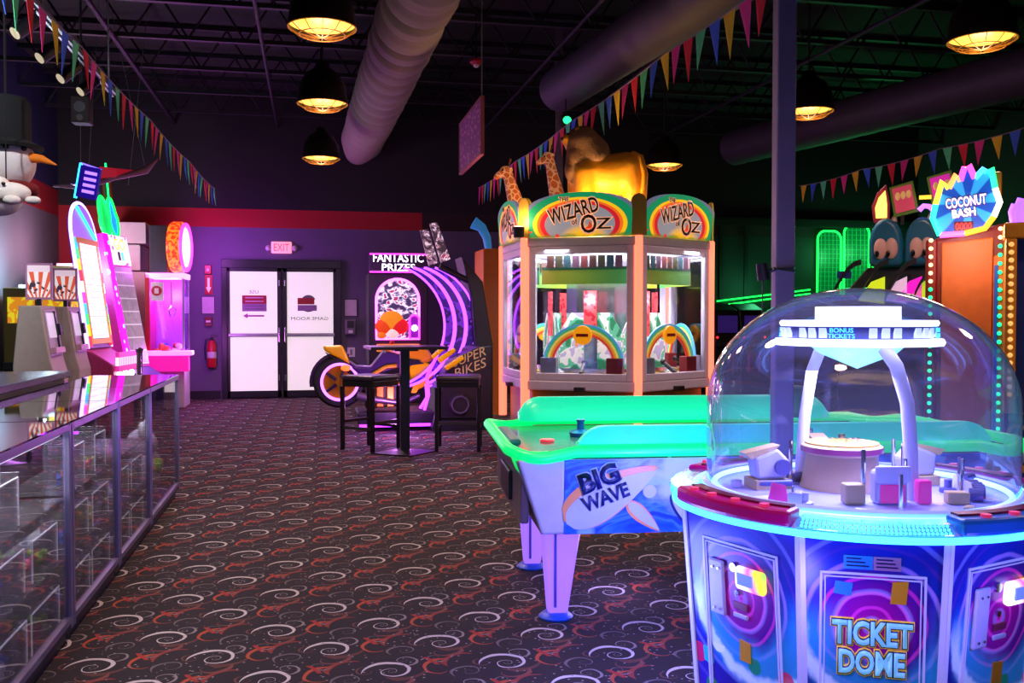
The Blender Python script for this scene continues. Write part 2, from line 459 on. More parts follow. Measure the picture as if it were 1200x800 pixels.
t, hw, h = wallbox('soap_dispenser', 'grey hand sanitizer dispenser below the framed notice', 'dispenser', 404, 374, 417, 392, mat('grey_dispenser', '#6d6472', .4), .1, .02)
MB().box(-hw*.6, hw*.6, -.106, -.1, h*.45, h*.9).build('window', DKP, t); MB().box(-hw*.4, hw*.4, -.12, -.1, h*.1, h*.3).build('lever', WHT, t, bevel=.006)
t, hw, h = wallbox('outlet_plate', 'small white wall plate below the sanitizer dispenser', 'wall plate', 407, 407, 416, 418, WHT, .012, .003)
MB().box(-hw*.3, hw*.3, -.018, -.012, h*.2, h*.8).build('socket', mat('outlet_grey', '#8d8592', .5), t)
e = PY(249, 430, YB)
t = thing('fire_extinguisher', 'red fire extinguisher hanging on the purple wall', 'extinguisher', (e.x, YB-.1, e.z))
MB().lathe([(0, 0), (.06, 0), (.075, .03), (.075, .36), (.05, .43), (.025, .45), (0, .45)], 20).build('cylinder', RED, t, smooth=50)
MB().lathe([(.0765, .16), (.0765, .26)], 20).build('label_band', PAPER, t, smooth=50)
MB().cyl((0, 0, .45), (0, 0, .5), .022).box(-.02, .1, -.012, .012, .5, .515).box(-.02, .09, -.012, .012, .53, .545).build('valve', BLK, t)
MB().tube([(-.02, 0, .48), (-.09, -.02, .46), (-.11, -.02, .3), (-.1, -.01, .12)], .012, 8).build('hose', BLK, t, smooth=50)
MB().box(-.05, .05, .075, .1, .2, .4).build('bracket', ALU, t)

# ---------------------------------------------------------------- pendants
SHADE = mat('pendant_shade', '#1c130c', .4, .5); BULB = mat('pendant_diffuser', '#ffb040', .4, es=1.25, ec='#ffb648'); WIRE = mat('cage_wire', '#8a5a1c', .4, .6, es=.25, ec='#c87818')
def make_pendant():
    t = thing('pendant_lamp', 'x', 'lamp')
    MB().lathe([(.06, .42), (.08, .36), (.17, .30), (.235, .18), (.255, 0), (.248, 0), (.228, .18), (.165, .29), (.0, .31)], 32).build('shade', SHADE, t, smooth=40)
    MB().lathe([(0, -.0), (.12, .004), (.2, .012), (.246, .03)], 32).build('diffuser', BULB, t, smooth=60)
    b = MB()
    for k in range(12):
        a = 2*PI*k/12; b.tube([(.252*math.cos(a), .252*math.sin(a), 0), (.19*math.cos(a), .19*math.sin(a), -.045), (.07*math.cos(a), .07*math.sin(a), -.07), (0, 0, -.072)], .0035, 5)
    for r, z in ((.252, 0), (.17, -.052)): b.tube([(r*math.cos(2*PI*k/28), r*math.sin(2*PI*k/28), z) for k in range(28)], .0045, 5, closed=True)
    b.build('wire_cage', WIRE, t, smooth=50)
    MB().cyl((0, 0, .42), (0, 0, ZC-3.53), .012, seg=8).build('stem', BLK, t, smooth=50)
    MB().cyl((0, 0, ZC-3.59), (0, 0, ZC-3.53), .06).build('canopy', BLK, t, smooth=50)
    lamp('pendant_light', 'SPOT', (0, 0, -.09), 105, (1, .64, .55), t, .2, None, 150); lamp('cage_glow', 'POINT', (0, 0, -.13), 6, (1, .6, .4), t, .1)
    return t
P0 = make_pendant()
pend = [((.09, 7.32, 3.53), 'caged amber pendant lamp, largest of the three left of the fabric duct'),
        ((.12, 9.92, 3.53), 'caged amber pendant lamp, middle one of the three left of the fabric duct'),
        ((.14, 13.34, 3.53), 'caged amber pendant lamp nearest the back wall left of the fabric duct'),
        ((5.13, 6.6, 3.53), 'caged amber pendant lamp at the upper right, largest on that side'),
        ((5.12, 9.24, 3.53), 'caged amber pendant lamp beside the grey steel column'),
        ((4.93, 12.93, 3.53), 'small caged amber pendant lamp to the right of the lion figure'),
        ((.1, 4.3, 3.53), 'caged amber pendant lamp above the front aisle'), ((.1, 1.2, 3.53), 'caged amber pendant lamp over the entrance aisle'),
        ((5.06, 3.6, 3.53), 'caged amber pendant lamp above the front right corner')]
for i, (p, lb) in enumerate(pend):
    o = P0 if i == 0 else dup(P0)
    o.location = p; tag(o, lb, 'lamp', 'caged pendant lamps')

# ---------------------------------------------------------------- ducts, columns, hanging things
FAB = mat('duct_fabric', '#8f8078', .8, bump=.25, scale=5); DUCT2 = mat('duct_painted', '#3c3444', .6)
def duct(name, label, p0, p1, r, m, wr, ends=(1, 1), seg=28):
    p0, p1 = Vector(p0), Vector(p1); L = (p1-p0).length; n = int(L/.07); b = MB(); pts, rr = [], []
    for i in range(n+1):
        s = i/n; pts.append(p0+(p1-p0)*s)
        fold = abs(math.sin(s*L*PI/.42)); jit = random.uniform(-1, 1)
        k = 1
        if s > .9: k = 1+(ends[1]-1)*(s-.9)/.1
        rr.append(r*k*(1-wr*(1-fold)**3*(.5+.5*random.random())+wr*.12*jit))
    b.tube(pts, rr, seg)
    t = b.build(name, m, smooth=70); tag(t, label, 'duct'); return t
d1 = duct('air_duct', 'wrinkled grey fabric air duct running to the back wall', (1.0, 6.0, 4.22), (.79, 16.6, 4.2), .33, FAB, .30, (1, .68))
d2 = duct('air_duct', 'dark painted air duct behind the middle bunting', (3.5, 6.4, 4.2), (3.04, 11.6, 4.2), .27, DUCT2, .02)
d3 = duct('air_duct', 'dark painted air duct at the upper right', (8.5, 7.7, 4.2), (6.93, 14.95, 4.2), .29, DUCT2, .03)
COLM = mat('column_paint', '#5f5670', .45)
cp = PD(917, 371, 3.25*KD)
t = thing('steel_column', 'slim grey square steel column behind the clear dome', 'column', (cp.x, cp.y, 0), CAMRZ)
MB().box(-.04, .04, -.04, .04, .012, ZC).build('shaft', COLM, t, bevel=.006); MB().box(-.075, .075, -.075, .075, 0, .012).build('base_plate', COLM, t)
zc = PD(893, 318, 3.2*KD).z
t2 = thing('security_camera', 'small dark camera clamped on the steel column', 'camera', (cp.x, cp.y, zc), CAMRZ)
MB().cyl((-.085, -.02, -.035), (-.095, -.02, .035), .026, .024).build('body', DKP, t2, smooth=50)
MB().tube([(-.07, -.02, .0), (-.045, -.045, .012)], .009, 8).build('arm', DKP, t2)
MB().tube([(-.045, -.045, .012), (.038, -.046, .018)], .005, 6).tube([(-.045, -.045, .012), (.038, -.046, .0)], .005, 6).build('clamp', CHR, t2)
MB().tube([(-.09, -.02, -.035), (-.09, -.02, -.25)], .003, 5).build('cable', DKP, t2)
cp2 = PD(655, 371, 10.0*KD)
t = thing('steel_column', 'distant thin steel column behind the lion figure', 'column', (cp2.x, cp2.y, 0), CAMRZ)
MB().box(-.045, .045, -.045, .045, .012, ZC).build('shaft', COLM, t, bevel=.006); MB().box(-.08, .08, -.08, .08, 0, .012).build('base_plate', COLM, t)
# hanging board
a, b_ = PX(565, 115, 1.62), PX(540, 145, 1.62)
t = thing('hanging_board', 'printed purple board hanging from a ceiling cable', 'sign', (1.62, a.y, a.z))
L = b_.y-a.y; hh = .52
def board_col(t, vec, x, y, z):
    return mixc(t, (voro(t, comb(t, y*1.0, z*2.5), 9) < .35), '#8a3a9a', '#c07ab8')
MB().box(-.012, .012, 0, L, -hh, 0).build('panel', gmat('board_print', board_col, .6), t)
MB().box(-.018, .018, -.02, 0, -hh-.02, .02).box(-.018, .018, L, L+.02, -hh-.02, .02).box(-.018, .018, 0, L, 0, .02).box(-.018, .018, 0, L, -hh-.02, -hh).build('frame', mat('board_frame', '#9a4a5a', .5), t)
MB().cyl((0, .02, .02), (0, .02, ZC-a.z), .006, seg=6).build('cable', ALU, t)
t = thing('smoke_detector', 'small red and white strobe under the dark ceiling', 'alarm', PD(558, 76, 9.5*KD))
MB().lathe([(0, 0), (.05, 0), (.085, .03), (.085, .06), (0, .06)], 20).build('housing', RED, t, smooth=40)
MB().ball((0, 0, -.005), (.04, .04, .03)).build('lens', WHT, t, smooth=60)
MB().cyl((0, 0, .06), (0, 0, ZC-t.location.z), .012, seg=8).build('conduit', BLK, t)

# ---------------------------------------------------------------- bunting
FLAGC = [mat('flag_'+n, c, .7, var=.08) for n, c in (('red', '#f02840'), ('pink', '#f83a98'), ('yellow', '#f8cc28'), ('blue', '#3a70f0'), ('mint', '#60e8a0'))]
CORD = mat('bunting_cord', '#8a7a90', .7)
def bunting(label, p0, p1, n, fw, fh, sag=.03, ph=0):
    p0, p1 = Vector(p0), Vector(p1); d = (p1-p0); 
    t = thing('bunting', label, 'bunting', p0, 0, 'strings of bunting')
    def at(s): return d*s+Vector((0, 0, -sag*4*((s*4) % 1)*(1-(s*4) % 1)))
    MB().tube([at(i/60) for i in range(61)], .006, 5).build('cord', CORD, t)
    e = d.normalized()
    for i in range(n):
        c = at((i+.5)/n); tw = random.uniform(-.035, .035); o = Vector((-e.y, e.x, 0))
        q0, q1, q2 = c-e*fw/2, c+e*fw/2, c+o*tw+Vector((0, 0, -fh*random.uniform(.92, 1.05)))
        mid = (c+q2)/2+o*.012
        b = MB(); n3 = o*.0015
        vs = [q0, q1, q2, mid]; b.add([v-n3 for v in vs]+[v+n3 for v in vs], [(0, 1, 3), (1, 2, 3), (2, 0, 3), (5, 4, 7), (6, 5, 7), (4, 6, 7), (0, 4, 5, 1), (1, 5, 6, 2), (2, 6, 4, 0)])
        b.build('flag', FLAGC[(i+ph) % 5], t)
bunting('long bunting with small flags above the left arcade games', (-1.74, 5.0, 3.4), (-1.48, 15.8, 3.4), 40, .17, .30)
bunting('bunting of bright flags running past the lion figure', (2.97, 4.84, 3.6), (2.83, 16.3, 3.6), 46, .19, .33, ph=1)
bunting('bunting of flags at far right above the coconut game', (7.39, 13.6, 3.4), (7.5, 7.0, 3.42), 24, .17, .28, ph=2)
t = thing('party_light', 'small green party light hanging beside the lion figure', 'light', PD(663, 142, 11.3))
MB().box(-.07, .07, -.06, .08, -.05, .06).build('housing', BLK, t, bevel=.012)
MB().ball((0, -.065, 0), (.05, .03, .045), 14, 8).build('lens', neon('party_green', '#20ff80', 2.0), t, smooth=60)
MB().cyl((0, 0, .06), (0, 0, 3.95-t.location.z), .01, seg=6).build('stem', BLK, t)
# rail with spotlights
t = thing('track_rail', 'grey lighting rail above the left bunting', 'rail', (-1.79, 4.7, 3.46))
MB().box(-.03, -.012, 0, 4.9, -.02, .02).box(.012, .03, 0, 4.9, -.02, .02).box(-.012, .012, 0, 4.9, .006, .02).build('rail', ALU, t)
for y in (.3, 2.4, 4.6): MB().cyl((0, y, .02), (0, y, ZC-3.46), .008, seg=6).build('hanger', ALU, t)
for k, (u, v) in enumerate(((36, 25), (63, 55), (86, 80), (108, 96), (0, 0))):
    p = PX(u, v, -1.79) if k < 4 else Vector((-1.84, 4.85, 3.37))  # the last one is an added lamp out of view, brightening the plush
    t = thing('spotlight', ['black spotlight on the rail nearest the ceiling edge', 'black spotlight beside the green flag', 'black spotlight third along the rail', 'black spotlight last on the rail near the small speaker', 'black spotlight at the front end of the rail aimed at the plush toys'][k], 'spotlight', p, 0, 'rail spotlights')
    MB().cyl((.02, .05, .03), (-.085, -.03, -.09), .045, .048).build('can', BLK, t, smooth=40)
    MB().cyl((-.086, -.031, -.091), (-.09, -.034, -.095), .04, .04).build('lens', mat('spot_lens', '#d8c8a8', .3, es=.5), t, smooth=40)
    MB().cyl((.0, .02, .0), (.02, .03, 3.40-p.z+.0), .01, seg=8).build('yoke', BLK, t)
    lamp('spot_beam', 'SPOT', (-.17, -.075, -.18) if k < 4 else (-.06, .16, -.12), [40, 60, 60, 60, 70][k], (.85, .95, 1), t, .03, Vector((-.8, .5 if k > 1 else .25, -.5) if k < 4 else (-.35, 1.5, -.7)).to_track_quat('-Z', 'Y').to_euler(), 85)
p = PX(96, 130, -2.05)
t = thing('hanging_speaker', 'small wooden box speaker hanging on a cable', 'speaker', p)
MB().box(-.08, .08, -.09, .09, -.12, .12).build('box', mat('speaker_brown', '#3a2c2c', .6), t, bevel=.01)
MB().cyl((0, -.088, .02), (0, -.1, .02), .05).cyl((0, -.088, -.075), (0, -.1, -.075), .028).build('cone', mat('speaker_cone', '#6a6068', .5), t, smooth=40)
MB().cyl((0, 0, .12), (0, 0, ZC-p.z), .008, seg=6).build('cable', BLK, t)
# ================================================================ left: showcase counter
CASEG = glass('case_glass', '#ececf0', .05, .015, 4.2)
TOPG = glass('counter_top_glass', '#8a8890', .16, .03, 2.2)
EDGE = mat('case_frame', '#8f8aa8', .32, .8); DARKIN = mat('case_interior', '#121014', .5); ACR = glass('acrylic', '#f6f6fa', .04, .05, 4.0, .03); ACRE = mat('acrylic_edge', '#d0ccd8', .3, es=.22)  # acrylic edges get a small added glow so the bins look brighter
XC, DC, HC = -1.0, .62, .93
ys = [2.3, 3.32, 4.35, 5.37, 6.39, 7.70]
wl = ['nearest the camera', 'second from the camera', 'third along the aisle', 'fourth along the aisle', 'at the far end of the row, holding a plush toy']
levels = (.088, .36, .62)
PLC = ['nearest', 'second', 'third', 'fourth']
TOYC = [mat('toy_'+n, c, .5) for n, c in (('pink', '#c02a50'), ('green', '#90c020'), ('yellow', '#e8c010'), ('white', '#d8d0d8'), ('blue', '#3060c8'), ('orange', '#d86a20'))]
TOYN = ['pink', 'green', 'yellow', 'white', 'blue', 'orange']
ball_me = star_me = None
def toy(i, p, s, where):
    global ball_me, star_me
    k = i % 6
    if k in (0, 1, 3):
        b = MB().ball((0, 0, s*.8), (s, s*.8, s*.8), 10, 8).ball((s*.7, 0, s*1.6), s*.45, 8, 6).ball((-s*.7, 0, s*1.6), s*.45, 8, 6); nm = 'toy_bear'; lb = 'small %s toy bear in the %s' % (TOYN[k], where)
        o = b.build(nm, TOYC[k], smooth=60)
    else:
        pts = [(s*(1.1 if q % 2 == 0 else .5)*math.cos(PI/2+q*PI/5), s*1.0+s*(1.1 if q % 2 == 0 else .5)*math.sin(PI/2+q*PI/5)) for q in range(10)]
        b = MB().prism(pts, -s*.35, s*.35); nm = 'toy_star'; lb = 'small %s toy star in the %s' % (TOYN[k], where)
        o = b.build(nm, TOYC[k], bevel=.003); o.rotation_euler = (0, 0, R(90+random.uniform(-25, 25)))
    o.location = p; tag(o, lb, 'toy', 'small prizes in the showcases')
ti = 0
for i in range(5):
    y0, y1 = ys[i]+.008, ys[i+1]-.008; W = y1-y0
    t = thing('glass_showcase', 'glass prize showcase with metal frame, '+wl[i], 'showcase', (XC, y0, 0), 0, 'row of glass showcases') if i < 4 else thing('glass_showcase', 'glass prize showcase at the far end of the row, holding a plush toy', 'showcase', (XC, y0, 0), 0, 'row of glass showcases')
    MB().box(-DC, -.03, 0, W, 0, .06).build('plinth', BLK, t)
    MB().box(-DC, -.005, .0, W, .06, .085).build('deck', DARKIN, t)
    MB().box(-DC, -DC+.02, 0, W, .085, HC-.03).build('back_panel', mat('mirror_dark', '#2a2630', .12, .6), t)
    for yy in (0, W-.03):
        MB().box(-.03, 0, yy, yy+.03, .06, HC).build('post', EDGE, t, bevel=.003)
        MB().box(-DC, -DC+.03, yy, yy+.03, .06, HC).build('post', EDGE, t, bevel=.003)
    MB().box(-.03, 0, .03, W-.03, HC-.032, HC).box(-DC, -DC+.03, .03, W-.03, HC-.032, HC).box(-DC+.03, -.03, 0, .03, HC-.032, HC).box(-DC+.03, -.03, W-.03, W, HC-.032, HC).build('top_frame', EDGE, t, bevel=.003)
    MB().box(-.03, 0, .03, W-.03, .085, .11).build('sill', EDGE, t)
    MB().box(-.018, -.012, .03, W-.03, .11, HC-.032).build('front_pane', CASEG, t)
    MB().box(-DC+.03, -.03, W/2-.006, W/2+.006, HC-.03, HC-.02).build('support_bar', EDGE, t)
    MB().box(-DC+.0, 0, 0, W, HC+.001, HC+.008).build('top_pane', TOPG, t)
    lamp('case_lamp', 'AREA', (-.2, W/2, HC-.04), 9 if i < 2 else 5, (.92, .9, 1), t, size=(.25, W*.8))  # area light added in each case to brighten the bins
    if i == 1:
        MB().box(-.06, -.035, .04, W-.04, HC-.05, HC-.036).build('light_strip', neon('case_light', '#e8e4ff', 2.2), t)
    if i == 4:
        continue
    for q, lv in enumerate(levels):
        if q: MB().box(-.30, -.025, .035, W-.035, lv-.008, lv-.002).build('shelf', ACR, t)
        for c in range(2):
            if (q == 2 and c == 1 and i != 2) or (q == 2 and i == 3): continue
            bw = W*.40 if q == 0 else W*(.36 if q == 1 else .24); bx = y0+W*(.27 if c == 0 else .73)-bw/2+.02; hh = .2 if q < 2 else .22
            b = MB()
            for bb in ((-.15, -.03, 0, bw, 0, .004), (-.034, -.03, 0, bw, 0, hh*.8), (-.15, -.146, 0, bw, 0, hh), (-.15, -.03, 0, .004, 0, hh*.9), (-.15, -.03, bw-.004, bw, 0, hh*.9)): b.box(*bb)
            wh = '%s %s bin of the %s showcase' % (['bottom', 'middle', 'upper'][q], ['near', 'far'][c], PLC[i])
            ab = thing('acrylic_bin', 'clear acrylic prize bin, '+wh.replace(' bin', ' one'), 'bin', (XC-.012, bx, lv), 0, 'acrylic prize bins')
            b.build('walls', ACR, ab); MB().box(-.035, -.029, 0, bw, hh*.8, hh*.8+.005).box(-.035, -.029, 0, .005, .004, hh*.8).box(-.035, -.029, bw-.005, bw, .004, hh*.8).build('edge', ACRE, ab)
            for r_ in range(3 if q < 2 else 2):
                toy(ti, (XC-.102+random.uniform(-.012, .012), bx+bw*(.22+.28*r_), lv+.005), .034 if q < 2 else .028, wh); ti += 1
t = thing('plush_toy', 'white and lilac plush toy wrapped in film in the end showcase', 'plush', (XC-.2, 7.25, .086))
MB().ball((0, 0, .16), (.13, .15, .16)).ball((0, .0, .38), (.11, .12, .11)).ball((.05, .14, .2), (.06, .05, .12)).ball((.05, -.14, .2), (.06, .05, .12)).build('body', mat('plush_lilac', '#cfb8d8', .9, bump=.3), t, smooth=60)
MB().ball((.02, .09, .49), (.03, .04, .06)).ball((.02, -.09, .49), (.03, .04, .06)).build('ears', mat('plush_white', '#e8e0ea', .9, bump=.3), t, smooth=60)
MB().ball((.11, 0, .22), (.04, .08, .06)).build('bow', TOYC[1], t, smooth=60)
# back counter with black top, cardboard box on it
t = thing('back_counter', 'grey counter with thick black top behind the glass showcases', 'counter', (-1.66, 2.2, 0))
MB().box(-1.15, 0, 0, 5.0, .955, 1.0).build('top', mat('black_top', '#0c0b0e', .25), t, bevel=.006)
MB().box(-1.1, -.03, .03, 4.95, 0, .955).build('body', mat('counter_grey', '#a8a0a4', .6), t)
MB().box(-1.0, -.015, 3.9, 4.6, .25, .85).build('door', mat('counter_door', '#8a8288', .5), t, bevel=.004)
t = thing('cardboard_box', 'open brown cardboard box on the black counter top', 'box', (-2.42, 6.6, 1.0), R(8))
MB().box(-.22, .22, -.18, .18, 0, .13).build('carton', mat('cardboard', '#9a6428', .85), t)
MB().prism([(.22, .13), (.34, .08), (.335, .075), (.215, .125)], -.18, .18).build('flap', MATS['cardboard'], t)

# ================================================================ ticket kiosks
BEI = mat('kiosk_beige', '#b8a6a0', .55); SCR = mat('kiosk_screen', '#cfc2d2', .25, es=.35, ec='#e0d0f0')
def poster_col(t, vec, x, y, z):
    a = (z+.1).m('ARCTAN2', x); st = ((a*26).sin() > 0)
    c = mixc(t, st, '#e8dce0', '#d8583c')
    bl = (noise(t, vec, 22, 2) > .56)*((x*x+(z-.11)*(z-.11)) < .008)
    c = mixc(t, bl, c, '#3a2a40')
    return mixc(t, (z > .27), c, '#e0c8d8')
POST = gmat('poster_print', poster_col, .5, .45)
def kiosk(label, x, y):
    t = thing('ticket_kiosk', label, 'kiosk', (x, y, 0), R(90), 'ticket kiosks')     # faces +x in the room
    w = .27
    # profile in local (y back, z), front towards -y
    prof = [(-.02, 0), (.36, 0), (.36, .9), (.30, 1.49), (.10, 1.49), (.02, .95), (-.02, .80)]
    MB().prism(prof, -w, w, ax='x').build('cabinet', BEI, t, bevel=.012)
    tl = math.atan2(.08, .54); M = Matrix.Translation((0, .02, .95)) @ Matrix.Rotation(-tl, 4, 'X')
    MB().box(-w+.05, w-.05, -.012, .01, .04, .5, M).build('face_plate', mat('kiosk_face', '#b0a0b4', .4), t, bevel=.004)
    MB().box(-w+.08, .08, -.018, -.008, .22, .47, M).build('screen', SCR, t)
    MB().box(.085, .11, -.03, -.008, .12, .49, M).build('reader_slot', DKP, t)
    MB().box(.12, .2, -.05, -.008, .24, .36, M).build('card_reader', DKP, t, bevel=.006)
    MB().box(-w+.06, .14, -.06, -.005, .06, .12, M).build('shelf_lip', mat('kiosk_pink', '#d8a8c0', .4), t, bevel=.004)
    MB().prism([(-.02, .72), (-.1, .62), (-.1, .5), (-.02, .5)], -.2, .2, ax='x').build('ticket_mouth', DKP, t, bevel=.01)
    MB().box(-.02, .02, .16, .2, 1.49, 1.56).build('sign_post', DKP, t)
    sg = MB().box(-.125, .125, -.015, .015, -.01, .36).build('topper_sign', mat('sign_frame_pink', '#c890b8', .4), t, loc=(0, .18, 1.56), rot=(0, 0, R(-90)+CAMRZ*0))
    MB().box(-.105, .105, -.02, -.014, .015, .335).build('poster', POST, sg)
    return t
kiosk('beige ticket kiosk nearest the counter, with red striped topper sign', -2.5, 10.4)
kiosk('beige ticket kiosk next to the tall white lit game', -2.5, 11.45)

# yellow cabinets in the far left corner
def yel_col(t, vec, x, y, z):
    return mixc(t, noise(t, vec, 6, 2, 1.5) > .5, '#e8d020', '#e08a1c')
YGR = gmat('yellow_print', yel_col, .45, .5)
for k, (x, y, h) in enumerate(((-3.45, 13.6, 1.75), (-3.3, 14.9, 2.1))):
    t = thing('redemption_cabinet', ['low olive game cabinet with glowing yellow panels in the left corner', 'taller olive game cabinet with orange lit panels beside the red wall'][k], 'arcade game', (x, y, 0), 0)
    MB().box(-.4, .4, -.35, .35, 0, h).build('cabinet', mat('olive_cabinet', '#6a5c1c', .5), t, bevel=.02)
    MB().box(-.34, -.02, -.36, -.35, h-.45, h-.12).build('lit_panel', YGR, t); MB().box(.05, .36, -.36, -.35, h-.28, h-.04).build('lit_panel', YGR, t)
    MB().box(.35, .402, -.3, .3, h-.8, h-.1).build('lit_panel', YGR, t)
    MB().box(-.38, .38, -.45, -.34, .7, .8).build('control_ledge', BLK, t, bevel=.01)
    MB().box(-.3, .3, -.03, .03, h, h+.05).build('light_bar', neon('bar_%d' % k, ['#a8d8ff', '#ff90b0'][k], 1.5), t, bevel=.01)  # invented bar, added as a housing for the fill light
    lamp('bar_glow', 'POINT', (0, -.15, h+.25), [48, 36][k], [(.55, .8, 1), (1, .4, .6)][k], t, .15)  # fill light added to brighten the left wall and corner

# ================================================================ tall leaning games
RAIN = []
for k, c in enumerate(('#ff2030', '#ffb010', '#20d060', '#2090ff', '#ff30e0', '#e0e8ff')): RAIN.append(neon('rainbow_%d' % k, c, 1.6))
def screen_col(t, vec, x, y, z):
    gx = ((x*16).fract()-.5).abs(); gz = ((z*13).fract()-.5).abs()
    line = (gx > .44).m('MAXIMUM', (gz > .42))
    c = mixc(t, noise(t, vec, 3, 2), '#b8b4f4', '#f4f0ff')
    return mixc(t, line, c, '#8a84c8')
LSCR = gmat('lit_grid_screen', screen_col, .3, 1.5)
t = thing('tall_arcade_game', 'tall leaning arcade game with white lit grid screen and rounded purple top', 'arcade game', (-2.52, 12.55, 0), R(84))
MB().prism([(-.25, 0), (.55, 0), (.55, .95), (.05, 1.0), (-.25, .8)], -.42, .42, ax='x').build('base_cabinet', mat('game_pink', '#c83a80', .4), t, bevel=.02)
M = Matrix.Translation((0, .02, 1.0)) @ Matrix.Rotation(R(-7.5), 4, 'X')
ol = [(-.42, 0), (.42, 0), (.42, 1.35)]+arc(0, 1.35, .42, 0, 180, 16)[1:]
MB().prism(ol, 0, .05, M=M).build('back_board', mat('game_violet', '#5a2a9a', .4), t)
MB().prism([(-.40, 1.33), (.40, 1.33)]+arc(0, 1.37, .38, 0, 180, 14), -.012, 0, M=M).build('crest', mat('crest_lilac', '#a070e8', .35, es=.8, ec='#9060ff'), t)
MB().tube([M @ Vector((-.2, -.02, 1.72)), M @ Vector((.33, -.02, 1.36))], .02, 8).build('crest_tube', NCYN, t)
MB().box(-.32, .32, -.02, 0, .12, 1.28, M).build('screen', LSCR, t)
MB().box(-.40, .40, -.03, 0, 1.27, 1.34, M).box(.31, .36, -.03, 0, .1, 1.27, M).box(-.36, -.31, -.03, 0, .1, 1.27, M).box(-.36, .36, -.03, 0, .05, .11, M).build('gold_frame', mat('gold_trim', '#d89a20', .35, .6, es=.25), t)
nseg = 10
for k in range(nseg):
    z0, z1 = .02+k*.132, .02+(k+1)*.132-.006
    for s in (-1, 1): MB().box(s*.385-.022, s*.385+.022, -.025, 0, z0, z1, M).build('colour_tile', RAIN[k % 6], t)
MB().tube([M @ Vector((a, .01, b)) for a, b in [(-.435, 0), (-.435, 1.35)]+arc(0, 1.35, .435, 180, 0, 18)+[(.435, 0)]], .022, 8).build('edge_light', neon('edge_lilac', '#c8a0ff', 2.4), t, smooth=60)
MB().box(-.36, .36, -.3, -.26, .72, .95).build('score_panel', gmat('score_print', lambda t, v, x, y, z: mixc(t, ((x*14).fract() > .5)*(((z-.84).abs()) < .05), '#c02a90', '#f4e8ff'), .4, .8), t)
for s in (-.25, 0, .25): MB().ball((s, -.27, .68), .04, 12, 8).build('button', NWHT, t, smooth=60)

def silver_col(t, vec, x, y, z):
    b = ((z*5.5).fract()-.5).abs(); c = mixc(t, noise(t, vec, 4, 3, 2), '#8a7a88', '#d8c0d0')
    return mixc(t, b > .45, c, '#f8f0f8')
SLV = gmat('silver_ladder', silver_col, .25, .25, .5)
t = thing('tall_arcade_game', 'tall silver and magenta drop game with green neon topper', 'arcade game', (-2.36, 14.15, 0), R(70)); t.scale = (.72, 1, 1)
MB().prism([(-.2, 0), (.5, 0), (.5, .6), (.02, .68), (-.2, .55)], -.42, .42, ax='x').build('base_cabinet', mat('game_indigo', '#3a2a8a', .4), t, bevel=.02)
M = Matrix.Translation((0, .02, .66)) @ Matrix.Rotation(R(-11), 4, 'X')
MB().box(-.42, .42, 0, .16, 0, 1.9, M).build('back_board', mat('game_magenta', '#d020b8', .4, es=.22), t)
MB().box(-.22, .40, -.02, 0, .05, 1.44, M).build('drop_lane', SLV, t)
MB().box(-.42, -.24, -.03, 0, 0, 1.9, M).build('side_strip', gmat('magenta_strip', lambda t, v, x, y, z: mixc(t, voro(t, v, 7) < .28, '#e818d8', '#6ad8e8'), .4, .9), t)
MB().box(-.24, .41, -.03, 0, 1.47, 1.88, M).build('name_sign', gmat('sign_print', lambda t, v, x, y, z: mixc(t, (voro(t, v, 9) < .3), '#f0e8f0', '#ff50c0'), .4, .9), t)
text('lettering', 'GO', neon('sign_yellow', '#ffc010', 1.2), t, M @ Matrix.Translation((.09, -.031, 1.76)) @ Matrix.Rotation(PI/2, 4, 'X'), .36, .16)
for k in range(4): MB().box(-.14+k*.12, -.07+k*.12, -.038, -.03, 1.53, 1.65, M).build('sign_mark', [NWHT, DKP, NCYN, NWHT][k], t)
for q, (cx, mm) in enumerate(((-.13, 'neon_green'), (.17, 'neon_green'))):
    lo = [(cx+.15*math.cos(2*PI*k/24)*(.75 if math.sin(2*PI*k/24) > 0 else 1), 2.16+.28*math.sin(2*PI*k/24)) for k in range(24)]
    MB().prism(lo, .02, .06, M=M).build('topper_board', mat('topper_blue', '#2060d8', .4, es=1.0, ec='#2080ff') if q else mat('topper_green', '#10b050', .4, es=.9), t)
    MB().tube([M @ Vector((a, .02, b)) for a, b in lo], .025, 8, closed=True).build('topper_tube', neon('topper_neon', '#10ff50', 2.0), t, smooth=60)
for q, (cx, c) in enumerate(((-.14, '#2a4aa8'), (.06, '#8a1a20'), (.26, '#c8501c'))):
    MB().prism([(cx-.05, 2.42), (cx+.05, 2.42), (cx+.13, 2.72), (cx+.05, 2.76)], .03, .05, M=M).build('topper_feather', mat('feather_%d' % q, c, .5), t)
MB().tube([M @ Vector((.1, .0, 2.4)), M @ Vector((.24, .0, 2.95))], .014, 6).build('topper_rod', NGRN, t)
# ticket bucket pole and round mirror
t = thing('chrome_post', 'chrome stanchion post beside the white lit game', 'post', (-2.0, 12.0, 0))
MB().lathe([(0, 0), (.15, 0), (.15, .02), (.05, .05), (.035, .08), (.035, .95), (.05, 1.0), (0, 1.02)], 20).build('post', CHR, t, smooth=40)
